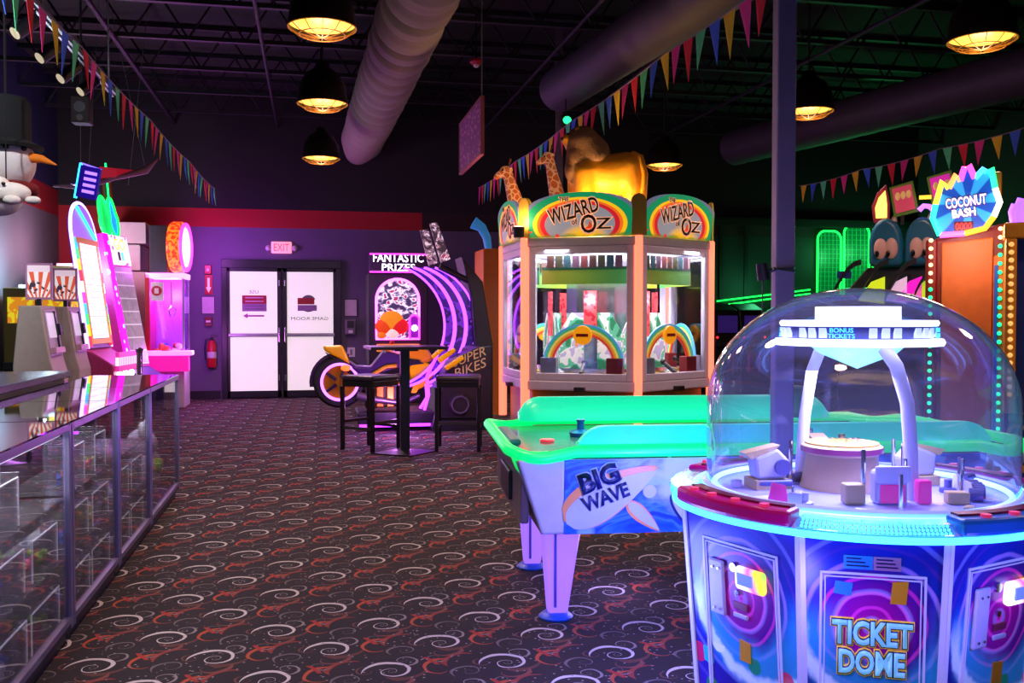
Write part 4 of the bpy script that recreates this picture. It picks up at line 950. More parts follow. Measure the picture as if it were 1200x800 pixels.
def side_parts():
    """parts of one side in its own frame: x along the side, -y outwards, origin at the middle of the side at floor level"""
    out = []
    def B(mb, name, m, **k):
        o = mb.build(name, m, t, **k); out.append(o); return o
    B(MB().box(-hw+.05, -hw+.12, .0, .05, .76, 2.06).box(hw-.12, hw-.05, 0, .05, .76, 2.06).box(-hw+.12, hw-.12, 0, .05, 1.99, 2.06).box(-hw+.12, hw-.12, 0, .05, .76, .83), 'window_frame', FRM, bevel=.006)
    B(MB().box(-hw+.1, hw-.1, .02, .026, .81, 2.01), 'pane', OZG)
    mq = B(MB().prism([(-hw+.06, 0), (hw-.06, 0), (hw-.06, .28)]+[(hw*.9*math.cos(a), .28+.145*math.sin(a)) for a in [PI*i/14 for i in range(1, 14)]]+[(-hw+.06, .28)], -.03, .0), 'marquee', MQ, loc=(0, 0, 2.15), rot=(R(4), 0, 0))
    for off, m_, y in ((.07, TXH, -.031), (.014, TXD, -.034)):
        for s_, x, z, w_, h_, r_ in (('THE', -.15, .36, .10, .042, 0), ('WIZARD', -.06, .25, .50, .14, 14), ('of', -.05, .145, .06, .055, 6), ('O', .09, .12, .15, .17, 0), ('Z', .235, .12, .14, .10, 0)):
            tt = text('lettering', s_, m_, mq, Matrix.Translation((x, y, z)) @ Matrix.Rotation(R(-r_), 4, 'Y') @ Matrix.Rotation(PI/2, 4, 'X'), w_, h_, ext=.003, off=off)
    MB().prism([(.04, .07), (.13, .065), (.12, .12), (.10, .15), (.085, .10)], -.034, -.03).build('shoe_shape', SHOE, mq)
    # card row and valance inside
    for i in range(9): B(MB().box(-.38+i*.086, -.38+i*.086+.07, .16, .165, 1.86, 1.98), 'prize_card', CARDS[(i*3) % 5])
    B(MB().lathe([(.0, 0), (.0, 0)], 3) if False else MB().box(-.44, .44, .18, .19, 1.70, 1.87), 'valance', gmat('valance_print', lambda t, v, x, y, z: mixc(t, (z > 1.84), ramp(t, x+.5, [(0, '#8a8420'), (.5, '#6a8a28'), (1, '#2a9a50')]), '#205a3a'), .4, .25))
    # rainbow over the playfield
    for i, c in enumerate(('#e84030', '#f8a028', '#f4e060', '#40c080', '#50a8d8')):
        r0 = .30+i*.022; B(MB().band(arc(0, .90, r0, 0, 180, 18), arc(0, .90, r0+.022, 0, 180, 18), .10, .115), 'rainbow_band', mat('rainbow_%s' % c[1:], c, .4, es=.35))
    B(MB().cyl((0, .10, 1.20), (0, .075, 1.20), .095, .09, 24), 'medallion', mat('medallion', '#f0980c', .35, es=.6), smooth=40)
    B(MB().prism([(-.06, 1.185), (.06, 1.185), (.06, 1.215), (-.06, 1.215)], .065, .075), 'medallion_bar', RED)
    B(MB().prism([(-.33, .86), (-.07, .86), (-.07, 1.42), (-.2, 1.42), (-.34, 1.2)], .42, .43), 'backboard', CLOUD)
    B(MB().prism([(.07, .86), (.33, .86), (.34, 1.2), (.2, 1.42), (.07, 1.42)], .42, .43), 'backboard', CLOUD)
    B(MB().box(-.065, .065, .40, .42, 1.18, 1.64), 'red_column', REDP)
    B(MB().prism([(-.44, .80), (.44, .80), (.4, .86), (-.4, .86)], .35, .5), 'pusher_shelf', CHR)
    B(MB().box(-.42, -.26, .06, .16, .80, .98), 'token_stack', mat('stack_grey', '#8a94a8', .5), bevel=.006)
    B(MB().box(.24, .40, .06, .16, .80, .98), 'token_stack', mat('stack_red', '#8a2028', .5), bevel=.006)
    mb = MB(); rnd = random.Random(3)
    for i in range(70):
        x, y = rnd.uniform(-.4, .4), rnd.uniform(.06, .36); z = .802+rnd.random()*.02
        mb.cyl((x, y, z), (x+rnd.uniform(-.002, .002), y, z+.004), .019, seg=8)
    B(mb, 'tokens', COIN, kind='stuff')
    B(MB().tube([(0, .02, .83), (0, .16, .92)], .022, 8).ball((0, .17, .93), .03, 10, 8), 'token_shooter', DKP)
    B(MB().box(-.3, .3, .09, .105, .45, .64), 'coin_door', mat('coin_door', '#2a3a34', .4), bevel=.01)
    B(MB().box(-.05, .05, -.06, .02, .66, .70), 'joystick_base', DKP); 
    return out
parts = side_parts()
for k in range(6):
    an = R(-120+60*k); M = Matrix.Translation((ap*math.cos(an), ap*math.sin(an), 0)) @ Matrix.Rotation(an+PI/2, 4, 'Z')
    for o in parts:
        if k == 0:
            o['base'] = 1
        c = o if k == 0 else o.copy()
        if k:
            COL.objects.link(c)
            for ch in [q for q in bpy.data.objects if q.parent == o]:
                cc = ch.copy(); COL.objects.link(cc); cc.parent = c
        L0 = Matrix.Translation((0, 0, 2.15)) @ Matrix.Rotation(R(4), 4, 'X') if o.name.startswith('marquee') else Matrix()
        c.matrix_basis = M @ L0
for o in parts:
    if 'base' in o: del o['base']
for q in bpy.data.objects:
    if 'base' in q: del q['base']
for k in range(6):
    x, y = hexpoly(RS-.015)[k]; a_ = R(-150+60*k)
    Mp = Matrix.Translation((x, y, 0)) @ Matrix.Rotation(a_, 4, 'Z')
    MB().box(-.04, .035, -.032, .032, .3, 2.15, Mp).build('corner_light', PINKL, t, bevel=.008)
    MB().prism([(-.075, 2.15), (.075, 2.15), (.075, 2.47)]+arc(0, 2.47, .075, 0, 180, 8)[1:], -.02, .02, M=Mp @ Matrix.Rotation(PI/2, 4, 'Z')).build('corner_cap', OLV, t, bevel=.006)
MB().prism(hexpoly(.40), .80, 2.05, ax='z').build('core_column', mat('core_mirror', '#8a8e98', .2, .85), t)
lamp('pusher_light', 'AREA', (0, -.0, 2.03), 95, (.95, .95, 1), t, size=(1.6, 1.6))
lamp('pusher_front_light', 'POINT', (-.31, -.53, 1.55), 5, (1, .97, 1), t, .06); lamp('pusher_side_light', 'POINT', (.31, -.53, 1.55), 5, (1, .97, 1), t, .06)

# ================================================================ lion and giraffes on the roof
def organic(name, balls, tubes, m, parent, vox=.022, loc=(0, 0, 0)):
    b = MB()
    for c, r, *rot in balls: b.ball(c, r, 16, 10, M=Matrix.Rotation(rot[0], 3, rot[1]) if rot else None)
    for pts, rr in tubes:
        pts = [Vector(p) for p in pts]
        fine, fr = [], []
        for i in range(len(pts)-1):
            for q in range(4): fine.append(pts[i].lerp(pts[i+1], q/4)); fr.append(rr[i]+(rr[i+1]-rr[i])*q/4)
        fine.append(pts[-1]); fr.append(rr[-1]); b.tube(fine, fr, 12); b.ball(pts[-1], rr[-1], 12, 8); b.ball(pts[0], rr[0], 12, 8)
    o = b.build(name, m, parent, loc=loc)
    r = o.modifiers.new('remesh', 'REMESH'); r.mode = 'VOXEL'; r.voxel_size = vox; r.use_smooth_shade = True
    s = o.modifiers.new('smooth', 'SMOOTH'); s.factor = .5; s.iterations = 9
    return o
DLI = 7.75*KD
pL = PD(708, 228, DLI)
LION = mat('lion_gold', '#e8a020', .5, var=.1, bump=.3, scale=12); MANE = mat('lion_mane', '#7a5840', .8, bump=.8, scale=16)
t = thing('lion_figure', 'golden lion figure standing on the roof of the coin pusher', 'lion figure', (pL.x, pL.y, 2.15), CAMRZ)
dz = pL.z-2.15
def z(v): return PD(700, v, DLI).z-2.15
def x(u): return (u-708)/FPX*DLI
body = organic('body', [((x(676), -.02, z(170)), (.13, .12, .13)), ((x(664), -.06, z(165)), (.07, .06, .06))],
               [([(x(688), .03, z(200)), (x(712), .0, z(206)), (x(734), -.04, z(203))], [.22, .22, .21]), ([(x(738), -.1, z(200)), (x(742), -.14, z(222)), (x(738), -.1, 0.25), (x(741), -.14, .04)], [.16, .12, .075, .07]), ([(x(728), .14, z(205)), (x(730), .14, .4), (x(726), .12, .04)], [.15, .09, .07]),
                ([(x(684), -.1, z(205)), (x(684), -.14, .4), (x(684), -.16, .04)], [.13, .09, .07]), ([(x(680), .14, z(205)), (x(676), .14, .4), (x(672), .12, .04)], [.13, .09, .07])], LION, t)
mane = organic('mane', [((x(682), -.02, z(168)), (.18, .18, .17)), ((x(698), -.02, z(186)), (.15, .19, .13)), ((x(672), -.05, z(200)), (.10, .12, .14)), ((x(692), .0, z(180)), (.19, .2, .2)), ((x(684), -.04, z(160)), (.12, .13, .10)), ((x(700), .02, z(178)), (.13, .17, .14)), ((x(676), -.06, z(186)), (.12, .13, .16))], [], MANE, t)
MB().tube([(x(739), -.13, z(184)), (x(747), -.2, z(188)), (x(752), -.24, z(208)), (x(750), -.24, z(236))], [.04, .034, .03, .034], 10).build('tail', LION, t, smooth=60)
MB().ball((x(746), -.24, z(242)), (.04, .04, .07)).build('tail_tuft', MANE, t, smooth=60)
for s in (-1, 1): MB().ball((x(676), s*.1-.02, z(156)), (.03, .02, .035)).build('ear', LION, t, smooth=60)
MB().ball((x(658.5), -.075, z(165)), (.02, .025, .02)).build('nose', mat('lion_nose', '#20140c', .4), t, smooth=60)
for s in (-1, 1): MB().ball((x(664.5), -.055+s*.045, z(159.5)), .012).build('eye', MATS['eye_black'], t, smooth=60)
GIR = gmat('giraffe_hide', lambda t, v, x, y, z: mixc(t, voro(t, v, 16, feat='DISTANCE_TO_EDGE') > .09, '#f0b888', '#c8602c'), .6, .12)
def giraffe(label, u, vtop, flip, dep):
    p = PD(u, 240, dep); zt = PD(u, vtop, dep).z-2.15
    t = thing('giraffe_figure', label, 'giraffe figure', (p.x, p.y, 2.15), CAMRZ, 'giraffe figures')
    f = flip
    organic('body', [((.1, .05, .28), (.2, .12, .13)), ((f*.05, 0, zt-.07), (.06, .05, .055)), ((f*.11, -.01, zt-.115), (.05, .04, .04)), ((f*.15, -.015, zt-.145), (.035, .035, .032))],
            [([(.06, .0, .30), (.05, 0, zt*.55), (f*.01, 0, zt*.8), (f*.03, 0, zt-.07)], [.12, .085, .06, .05])]+[([(.02+.17*i, .05+.08*j, .26), (.02+.17*i, .05+.09*j, .02)], [.045, .03]) for i in (0, 1) for j in (-1, 1)], GIR, t, .016)
    for s in (-1, 1):
        MB().tube([(f*.02, s*.025, zt-.03), (f*.0, s*.03, zt+.035)], [.01, .008], 6).ball((f*.0, s*.03, zt+.04), .014, 8, 6).build('horn', mat('horn_brown', '#5a2a18', .6), t, smooth=60)
        MB().ball((-f*.005, s*.06, zt-.06), (.022, .035, .014)).build('ear', GIR, t, smooth=60); MB().ball((f*.085, s*.045, zt-.075), .01).build('eye', MATS['eye_black'], t, smooth=60)
giraffe('left giraffe figure on the coin pusher roof, neck leaning left', 598, 192, -1, 8.2*KD)
giraffe('giraffe figure close beside the lion on the coin pusher roof', 647, 176, -1, 8.45*KD)
pl = PD(700, 236, 7.47*KD)
for dx, dy in ((-.05, 0), (-.75, .15)):
    MB().lathe([(0, 0), (.05, 0), (.06, .10), (.045, .11), (.04, .03), (0, .03)], 16, c=(pl.x+dx-OC.x, pl.y+dy-OC.y, 2.15)).build('uplight', BLK, OZ, smooth=40)  # housings added for the roof fill, unseen behind the signs
lamp('roof_light', 'POINT', (pl.x-.05, pl.y, 2.32), 30, (1, .62, .22), None, .08); lamp('roof_light', 'POINT', (pl.x-.75, pl.y+.15, 2.30), 10, (1, .5, .3), None, .08)  # added fill that brightens the lion and giraffes from below
# ================================================================ air hockey table
t = HK = thing('air_hockey_table', 'air hockey table with glowing green rails and BIG WAVE surf side panel', 'air hockey table', (2.12, 4.57, 0), R(-5.5))
HL, HWD = 1.22, .64
GT = mat('rail_green', '#08d878', .35, es=.62, ec='#00f070'); GT2 = mat('shield_green', '#20c8a8', .35, es=.5, ec='#00d8a0'); WCAP = mat('cap_white', '#c8c4d0', .45)
def wave_col(t, vec, x, y, z):
    n = noise(t, comb(t, x*1.0, z*2.2), 2.6, 4, 2.2)
    c = ramp(t, n, [(.25, '#081e80'), (.42, '#0c3cc0'), (.5, '#1858e0'), (.56, '#3a78f0'), (.62, '#103cc0'), (.72, '#082a98')])
    foam = ((x+.42)*(x+.42)*2+(z-.68)*(z-.68)*3+noise(t, vec, 14, 4)*.12).step(.17, .07)
    c = mixc(t, foam*.75, c, '#b8ccff')
    d = (((x+.55)*(x+.55)*.5+(z-.40)*(z-.40)).m('SQRT')*26+n*3).sin().step(.8, 1.0)
    return mixc(t, d*.6, c, '#8ab8ff')
WAVE = gmat('wave_print', wave_col, .35, .18)
# tapered body: side panels lean in slightly towards the bottom
def side(s, x0, x1, z0, z1, off, m, name, par=t, th=.012):
    yt = s*(HWD+off); yb = s*(HWD-.03+off)
    vs = [(x0, yb, z0), (x1, yb, z0), (x1, yt, z1), (x0, yt, z1)]
    vs2 = [(a, b-s*th, c) for a, b, c in vs]
    return MB().add(vs+vs2, [(0, 1, 2, 3), (7, 6, 5, 4), (0, 4, 5, 1), (1, 5, 6, 2), (2, 6, 7, 3), (3, 7, 4, 0)]).build(name, m, par)
MB().prism([(-HL+.14, .42), (HL-.14, .42), (HL-.03, .74), (-HL+.03, .74)], -HWD+.04, HWD-.04).build('body', mat('table_body', '#9a8c9e', .45), t)
for s in (-1, 1): side(s, -HL+.24, HL-.24, .42, .755, 0, WAVE, 'side_panel')
for sx in (-1, 1):
    for s in (-1, 1):
        xa, xb = sx*(HL-.10), sx*(HL-.24)
        vs = [(xa-sx*.04, s*(HWD-.03), .42), (xb, s*(HWD-.03), .42), (xb, s*HWD, .755), (xa+sx*.07, s*HWD, .755)]
        MB().add(vs+[(a, b-s*.06, c) for a, b, c in vs], [(0, 1, 2, 3), (7, 6, 5, 4), (0, 4, 5, 1), (1, 5, 6, 2), (2, 6, 7, 3), (3, 7, 4, 0)]).build('corner_cap', WCAP, t, bevel=.012)
        # end strip and pale end panel
    MB().prism([(-HWD+.12, .45), (HWD-.12, .45), (HWD-.06, .74), (-HWD+.06, .74)], sx*(HL-.075)-.02, sx*(HL-.075)+.02, ax='x').build('end_panel', mat('end_mauve', '#7a6878', .45), t, bevel=.01)
    MB().box(sx*(HL-.05)-.012, sx*(HL-.05)+.012, -.2, .2, .5, .64).build('goal_slot', DKP, t, bevel=.006)
MB().box(-HL+.05, HL-.05, -HWD+.05, HWD-.05, .74, .765).build('play_surface', gmat('play_surface', lambda t, v, x, y, z: mixc(t, (((x.abs()-.5).abs() < .008).m('MAXIMUM', x.abs() < .01)).m('MAXIMUM', ((x*x+y*y).m('SQRT')-.15).abs() < .008), '#4a5a60', '#a8e0d0'), .15), t)
def rail_path(z, hx, hy, r=.16, dip=.03):
    pts = []
    for cx, cy, a0 in ((hx-r, hy-r, 0), (-hx+r, hy-r, 90), (-hx+r, -hy+r, 180), (hx-r, -hy+r, 270)):
        for i in range(7):
            a = R(a0+15*i); pts.append((cx+r*math.cos(a), cy+r*math.sin(a), z))
    out = []
    for i in range(len(pts)):
        p, q = Vector(pts[i]), Vector(pts[(i+1) % len(pts)])
        n = max(1, int((q-p).length/.12))
        for k in range(n):
            w = p.lerp(q, k/n); e = max(0, (abs(w.x)-(hx-.25))/.25); f = max(0, 1-abs(w.y)/hy)
            w.z -= dip*math.sin(min(1, e)*PI)*.9; out.append(w)
    return out
MB().tube(rail_path(.79, HL, HWD+.01), .027, 10, closed=True).build('rail', GT, t, smooth=60)
# green end guards curling down
for sx in (-1, 1):
    for s in (-1, 1):
        vs = []
        for i in range(9):
            a = R(i*11.25); cx, cy = sx*(HL-.17+.165*math.cos(a)), s*(HWD-.16+.165*math.sin(a))
            vs.append((cx, cy, .785)); vs.append((cx-sx*.015, cy-s*.015, .765-.085*math.sin(PI*i/8)))
        MB().add(vs, [(2*i, 2*i+2, 2*i+3, 2*i+1) for i in range(8)]).build('end_guard', GT, t, smooth=60)
        o = [q for q in bpy.data.objects if q.name.startswith('end_guard')][-1]
        sd = o.modifiers.new('solid', 'SOLIDIFY'); sd.thickness = .02
    MB().box(sx*(HL-.06)-.03, sx*(HL-.06)+.03, -.28, .28, .77, .80).build('goal_hood', mat('goal_teal', '#0a6a70', .35, es=.2), t, bevel=.012)
# half round shields along both long sides
def shield(y0, x0, x1, z0, h, dpt, s):
    prof = [(y0, z0), (y0+s*dpt, z0), (y0+s*dpt*.98, z0+h*.5), (y0+s*dpt*.75, z0+h*.86), (y0+s*dpt*.4, z0+h), (y0, z0+h)]
    n = 10; b = MB(); rows = []
    xs = []
    for i in range(n+1):
        f = i/n; xs.append((x0+.10*(1-math.cos(f*PI/2)) if False else x0+.12*f, math.sin(f*PI/2)))
    st = [(x0+.12*(1-math.cos(a)), math.sin(a)) for a in [PI/2*i/6 for i in range(7)]]+[(x1-.12*(1-math.cos(a)), math.sin(a)) for a in [PI/2*i/6 for i in range(6, -1, -1)]]
    m_ = len(prof); vs = []
    for xx, sc in st:
        sc = max(sc, .35)
        for yy, zz in prof: vs.append((xx, y0+(yy-y0)*(.6+.4*sc), z0+(zz-z0)*sc))
    fs = [(i*m_+k, (i+1)*m_+k, (i+1)*m_+(k+1) % m_, i*m_+(k+1) % m_) for i in range(len(st)-1) for k in range(m_)]+[list(range(m_)), [(len(st)-1)*m_+k for k in range(m_-1, -1, -1)]]
    b.add(vs, fs); return b
shield(-HWD-.0, -HL+.30, HL-.22, .795, .105, .12, 1).build('shield', GT2, t, smooth=50)
shield(HWD, -HL+.18, HL-.45, .795, .13, -.12, 1).build('shield', GT2, t, smooth=50)
MB().box(HL-.78, HL-.58, HWD-.15, HWD+.02, .80, .98).build('score_box', mat('score_teal', '#0c5a60', .35, es=.12), t, bevel=.03)
# legs with discs
LEG = mat('leg_glow', '#8a60e8', .4, es=.75, ec='#9868ff')
for sx in (-1, 1):
    for s in (-1, 1):
        xo, yo = sx*(HL-.19), s*(HWD-.20)
        sgn = -sx
        b = MB(); top = [(xo-.03*sx*-1, yo-.05), (xo+sgn*.15, yo-.05), (xo+sgn*.15, yo+.05), (xo-.03*sx*-1, yo+.05)]
        bot = [(xo-.0*sx, yo-.035), (xo+sgn*.09, yo-.035), (xo+sgn*.09, yo+.035), (xo-.0*sx, yo+.035)]
        b.add([(a, c, .025) for a, c in bot]+[(a, c, .42) for a, c in top], [(3, 2, 1, 0), (4, 5, 6, 7), (0, 1, 5, 4), (1, 2, 6, 5), (2, 3, 7, 6), (3, 0, 4, 7)])
        lg = b.build('leg', LEG, t, bevel=.012)
        MB().lathe([(0, .0), (.075, 0), (.08, .008), (.06, .025), (0, .03)], 20, c=(xo+sgn*.04, yo, 0)).build('foot_disc', mat('foot_blue', '#1a5ac8', .4), lg, smooth=40)
        MB().box(xo+sgn*.03-.006, xo+sgn*.03+.006, yo-.052, yo-.040, .06, .42).build('leg_seam', mat('leg_seam', '#5a50c0', .4), lg)
# surf graphics on the near side: boards and lettering lie flat on the leaning panel
TILT = math.atan2(.03, .335)
MS = Matrix.Translation((0, -HWD+.015, .5875)) @ Matrix.Rotation(R(0)+TILT, 4, 'X')
def board(cx, cz, ln, wd, ang, m_, y=-.003, th=.002, stripe=None):
    pts = []
    for i in range(25):
        f = i/24; xx = (f-.5)*ln; w_ = wd*math.sin(PI*f**.62)**.75; pts.append((xx, w_/2))
    pts = pts+[(a, -b) for a, b in pts[-2:0:-1]]
    c, s_ = math.cos(R(ang)), math.sin(R(ang))
    pts = [(cx+a*c-b*s_, cz+a*s_+b*c) for a, b in pts]
    return MB().prism(pts, y-th, y, M=MS)
bd_w = mat('board_white', '#b4bcf0', .4, es=.04); bd_o = mat('board_orange', '#d88a50', .4, es=.1); bd_b = mat('board_navy', '#10245c', .4)  # white print with the blue light falling on it put into the colour
board(-.775, .015, .48, .20, 30, bd_o).build('surfboard_print', bd_o, t); board(-.772, -.003, .46, .155, 30, bd_w, -.005).build('surfboard_print', bd_w, t)
board(-.625, -.095, .20, .07, -42, bd_o).build('surfboard_print', bd_o, t); board(-.623, -.093, .188, .05, -42, bd_w, -.005).build('surfboard_print', bd_w, t)
board(-.44, -.08, .22, .075, -60, bd_b).build('surfboard_print', bd_b, t); board(-.437, -.08, .205, .056, -60, bd_w, -.005).build('surfboard_print', bd_w, t)
MB().cyl(MS @ Vector((-.60, -.003, .02)), MS @ Vector((-.60, -.005, .02)), .03, seg=20).build('wave_curl', bd_w, t)
NAVY = mat('letter_navy', '#14205a', .4)
def st(name, s_, x, z_, w_, h_, ang, m_, off=0, y=-.0065): return text(name, s_, m_, t, MS @ Matrix.Translation((x, y, z_)) @ Matrix.Rotation(R(-ang), 4, 'Y') @ Matrix.Rotation(PI/2, 4, 'X'), w_, h_, ext=.0015, off=off)
st('lettering', 'BIG', -.83, .085, .17, .085, 20, bd_w, .085); st('lettering', 'BIG', -.83, .085, .17, .085, 20, NAVY, .045, -.009)
st('lettering', 'WAVE', -.80, .0, .21, .06, 20, bd_w, .085); st('lettering', 'WAVE', -.80, .0, .21, .06, 20, NAVY, .04, -.009)
# loose pieces on the table
def on_table(lx, ly, lz): return HK.matrix_basis @ Vector((lx, ly, lz))
bpy.context.view_layer.update()
p = on_table(-.78, .08, .767)
t2 = thing('hockey_mallet', 'blue air hockey mallet on the table surface', 'mallet', p)
MB().lathe([(0, 0), (.055, 0), (.06, .02), (.045, .03), (.02, .035), (.018, .07), (.024, .085), (0, .09)], 24).build('mallet', mat('mallet_blue', '#103a8a', .3), t2, smooth=50)
p = on_table(-.98, -.1, .767)
t2 = thing('hockey_puck', 'small red puck near the goal end of the hockey table', 'puck', p)
MB().lathe([(0, 0), (.035, 0), (.037, .005), (.035, .01), (0, .01)], 20).build('disc', mat('puck_red', '#e02848', .3, es=.6), t2, smooth=40)
lamp('rail_glow', 'AREA', (-.1, 0, .95), 10, (.1, 1, .6), HK, size=(1.6, .5))
lamp('under_glow', 'POINT', (-.6, 0, .25), 5, (.5, .35, 1), HK, .1)
# ================================================================ ticket dome
DP = PD(1005, 371, 2.45*KD)
t = TD = thing('dome_game', 'round ticket game with a clear dome and blue lit rim', 'arcade game', (DP.x, DP.y, 0), CAMRZ)
A0 = -105.0                       # middle of a logo panel, degrees in the game's own frame
def pt(r, a, z_=0): return Vector((r*math.cos(R(a)), r*math.sin(R(a)), z_))
ZR, RT, RB = .795, .555, .495
vang = []
for k in range(4): vang += [A0+90*k-19.5, A0+90*k+19.5]
def ring8(r, z_): return [pt(r, a, z_) for a in vang]
b = MB(); v0, v1 = ring8(RB-.012, .05), ring8(RT-.012, ZR)
b.add(v0+v1, [list(range(7, -1, -1)), list(range(8, 16))]+[(i, (i+1) % 8, (i+1) % 8+8, i+8) for i in range(8)]).build('cabinet', mat('dome_cabinet', '#2a2a80', .4), t)
MB().add(ring8(RB-.06, 0)+ring8(RB-.06, .05), [list(range(7, -1, -1)), list(range(8, 16))]+[(i, (i+1) % 8, (i+1) % 8+8, i+8) for i in range(8)]).build('plinth', BLK, t)
def swirl(t, vec, x, y, z):
    dx, dz = x-.0, z-.50
    r = (dx*dx+dz*dz).m('SQRT')
    wob = noise(t, vec, 6, 2)*.03
    rr = r+wob-.015
    c = ramp(t, (rr*2.2).cl(), [(0, '#a8108c'), (.16, '#8a0c90'), (.30, '#40128a'), (.42, '#10289a'), (.55, '#1c1c88'), (.8, '#341e9a'), (1, '#4030b0')])
    ring = ((rr*150).sin().step(.55, .95))*(r.step(.24, .10))
    c = mixc(t, ring*.7, c, '#f038c8')
    ring2 = ((rr*80).sin().step(.7, 1.0))*(r.step(.40, .18)); c = mixc(t, ring2*.4, c, '#9aa0ff')
    arms = ((r-.24-(x*.25)+noise(t, vec, 9, 3)*.09).abs()).step(.10, .03)*((z-.58).step(.0, -.12))
    c = mixc(t, arms*.8, c, '#2a98d8')
    arms2 = ((r-.27-(x*.25)+noise(t, vec, 14, 3)*.07).abs()).step(.035, .01)*((z-.54).step(.0, -.12))
    c = mixc(t, arms2, c, '#c8e0ff')
    cf = voro(t, vec, 13, 'Color'); cd = (voro(t, vec, 13) < .42)*(z < .33)
    conf = ramp(t, cf, [(0, '#c01838'), (.3, '#20b8e0'), (.45, '#108a48'), (.6, '#e0e8ff'), (.75, '#d01a50'), (.9, '#f0c020')], True)
    return mixc(t, cd*.85, c, conf)
SWP = gmat('swirl_print', swirl, .28, .12)
TRIM = mat('panel_trim', '#b8b0e8', .35, es=.15, ec='#c0c0ff')
def panel_frame(k):
    a0, a1 = vang[k], vang[(k+1) % 8]
    if a1 < a0: a1 += 360
    B0, B1, T0, T1 = pt(RB, a0, .05), pt(RB, a1, .05), pt(RT, a0, ZR), pt(RT, a1, ZR)
    mid = (B0+B1)/2; xa = (B1-B0).normalized(); up = ((T0+T1)/2-mid); h = up.length; up.normalize(); n = xa.cross(up)
    M = Matrix((( xa.x, -n.x, up.x, mid.x), (xa.y, -n.y, up.y, mid.y), (xa.z, -n.z, up.z, mid.z), (0, 0, 0, 1)))
    return M, (B1-B0).length, (T1-T0).length, h
LB = mat('logo_blue', '#70b8f0', .35, es=.35, ec='#80c8ff'); LN = mat('logo_navy', '#101a50', .4); LY = mat('logo_gold', '#f0c030', .4, es=.2)
for k in range(8):
    M, wb, wt, h = panel_frame(k); logo = (k % 2 == 0)
    pn = MB().prism([(-wb/2, 0), (wb/2, 0), (wt/2, h), (-wt/2, h)], -.008, 0).build('logo_panel' if logo else 'player_panel', SWP, t); pn.matrix_basis = M
    MB().prism([(-wb/2-.004, 0), (-wb/2+.01, 0), (-wt/2+.01, h), (-wt/2-.004, h)], -.014, -.004).build('edge_trim', TRIM, pn)
    MB().prism([(wb/2-.01, 0), (wb/2+.004, 0), (wt/2+.004, h), (wt/2-.01, h)], -.014, -.004).build('edge_trim', TRIM, pn)
    W0, z0, z1 = (.135, .06, .645) if logo else (.155, .17, .66)
    fr = MB()
    for g, th in ((0, .006), (.012, .003)):
        a_, b0, b1 = W0-g, z0+g, z1-g
        fr.box(-a_, -a_+th, -.012, -.008, b0, b1).box(a_-th, a_, -.012, -.008, b0, b1).box(-a_, a_, -.012, -.008, b1-th, b1).box(-a_, a_, -.012, -.008, b0, b0+th)
    fr.build('door_outline', TRIM, pn)
    if logo:
        for s_, z_, w_, h_ in (('TICKET', .480, .20, .062), ('DOME', .398, .165, .062)):
            for off, m_, y in ((.11, LY, -.010), (.075, LN, -.0125), (.035, LB, -.015)):
                text('lettering', s_, m_, pn, front(0, y, z_), w_, h_, ext=.002, off=off)
        MB().box(-.075, -.001, -.011, -.008, .655, .692).build('notice_label', mat('label_cyan', '#2a9ad8', .5), pn); MB().box(.001, .07, -.011, -.008, .655, .692).build('notice_label', mat('label_rose', '#c88aa0', .5), pn)
        for q in range(3): MB().box(-.068, -.01-.01*q, -.0125, -.011, .663+q*.01, .666+q*.01).build('print_line', LN, pn); MB().box(.008, .062-.006*q, -.0125, -.011, .663+q*.01, .666+q*.01).build('print_line', LN, pn)
        MB().prism([(-.10, .585), (-.055, .58), (-.05, .615), (-.095, .62)], -.0105, -.008).build('ticket_shape', mat('shape_blue', '#2a88e0', .4), pn)
        MB().prism([(.045, .565), (.085, .565), (.09, .63), (.05, .625)], -.0105, -.008).build('ticket_shape', mat('shape_yellow', '#e0a020', .4), pn)
    else:
        MB().box(-.125, -.062, -.02, -.008, .43, .60).build('ticket_slot_cover', mat('slot_white', '#c8c4dc', .4), pn, bevel=.006)
        for (dx, dz_) in ((-.105, .575), (-.08, .575), (-.105, .45), (-.08, .45)): MB().cyl((dx, -.02, dz_), (dx, -.024, dz_), .004, seg=8).build('screw', CHR, pn)
        cr = MB().box(.0, .115, -.035, -.008, .535, .605).build('card_reader', gmat('reader_rainbow', lambda t, v, x, y, z: ramp(t, (x*5.0+(z-.57)*2.2+.1).cl(), [(0, '#e8e0ff'), (.25, '#f0f0ff'), (.45, '#ff50c0'), (.58, '#ffc030'), (.75, '#60e040'), (1, '#20d0a0')]), .3, 1.1), pn, bevel=.018)
        MB().box(.02, .08, -.04, -.034, .555, .59).build('reader_screen', mat('reader_screen', '#5a70e0', .3, es=.8), cr)
        MB().cyl((-.022, -.008, .59), (-.022, -.016, .59), .014, seg=18).build('lock', CHR, pn, smooth=40); MB().cyl((-.012, -.008, .515), (-.012, -.016, .515), .009, seg=14).build('lock', CHR, pn, smooth=40)
        MB().box(-.03, .03, -.014, -.008, .465, .487).build('vent_plate', mat('vent_rose', '#8a3050', .4), pn, bevel=.004); MB().box(-.03, .03, -.016, -.008, .44, .455).build('coin_plate', MATS['slot_white'], pn, bevel=.004)
        MB().prism([(-.015, .31), (.03, .31), (.032, .37), (-.012, .375)], -.0105, -.008).build('ticket_shape', MATS['shape_yellow'], pn)
    MB().prism([(-wb*.47, .10), (-wb*.3, .08), (-wb*.28, .13), (-wb*.45, .15)], -.0105, -.008).build('ticket_shape', mat('shape_red', '#c01a3a', .4), pn)
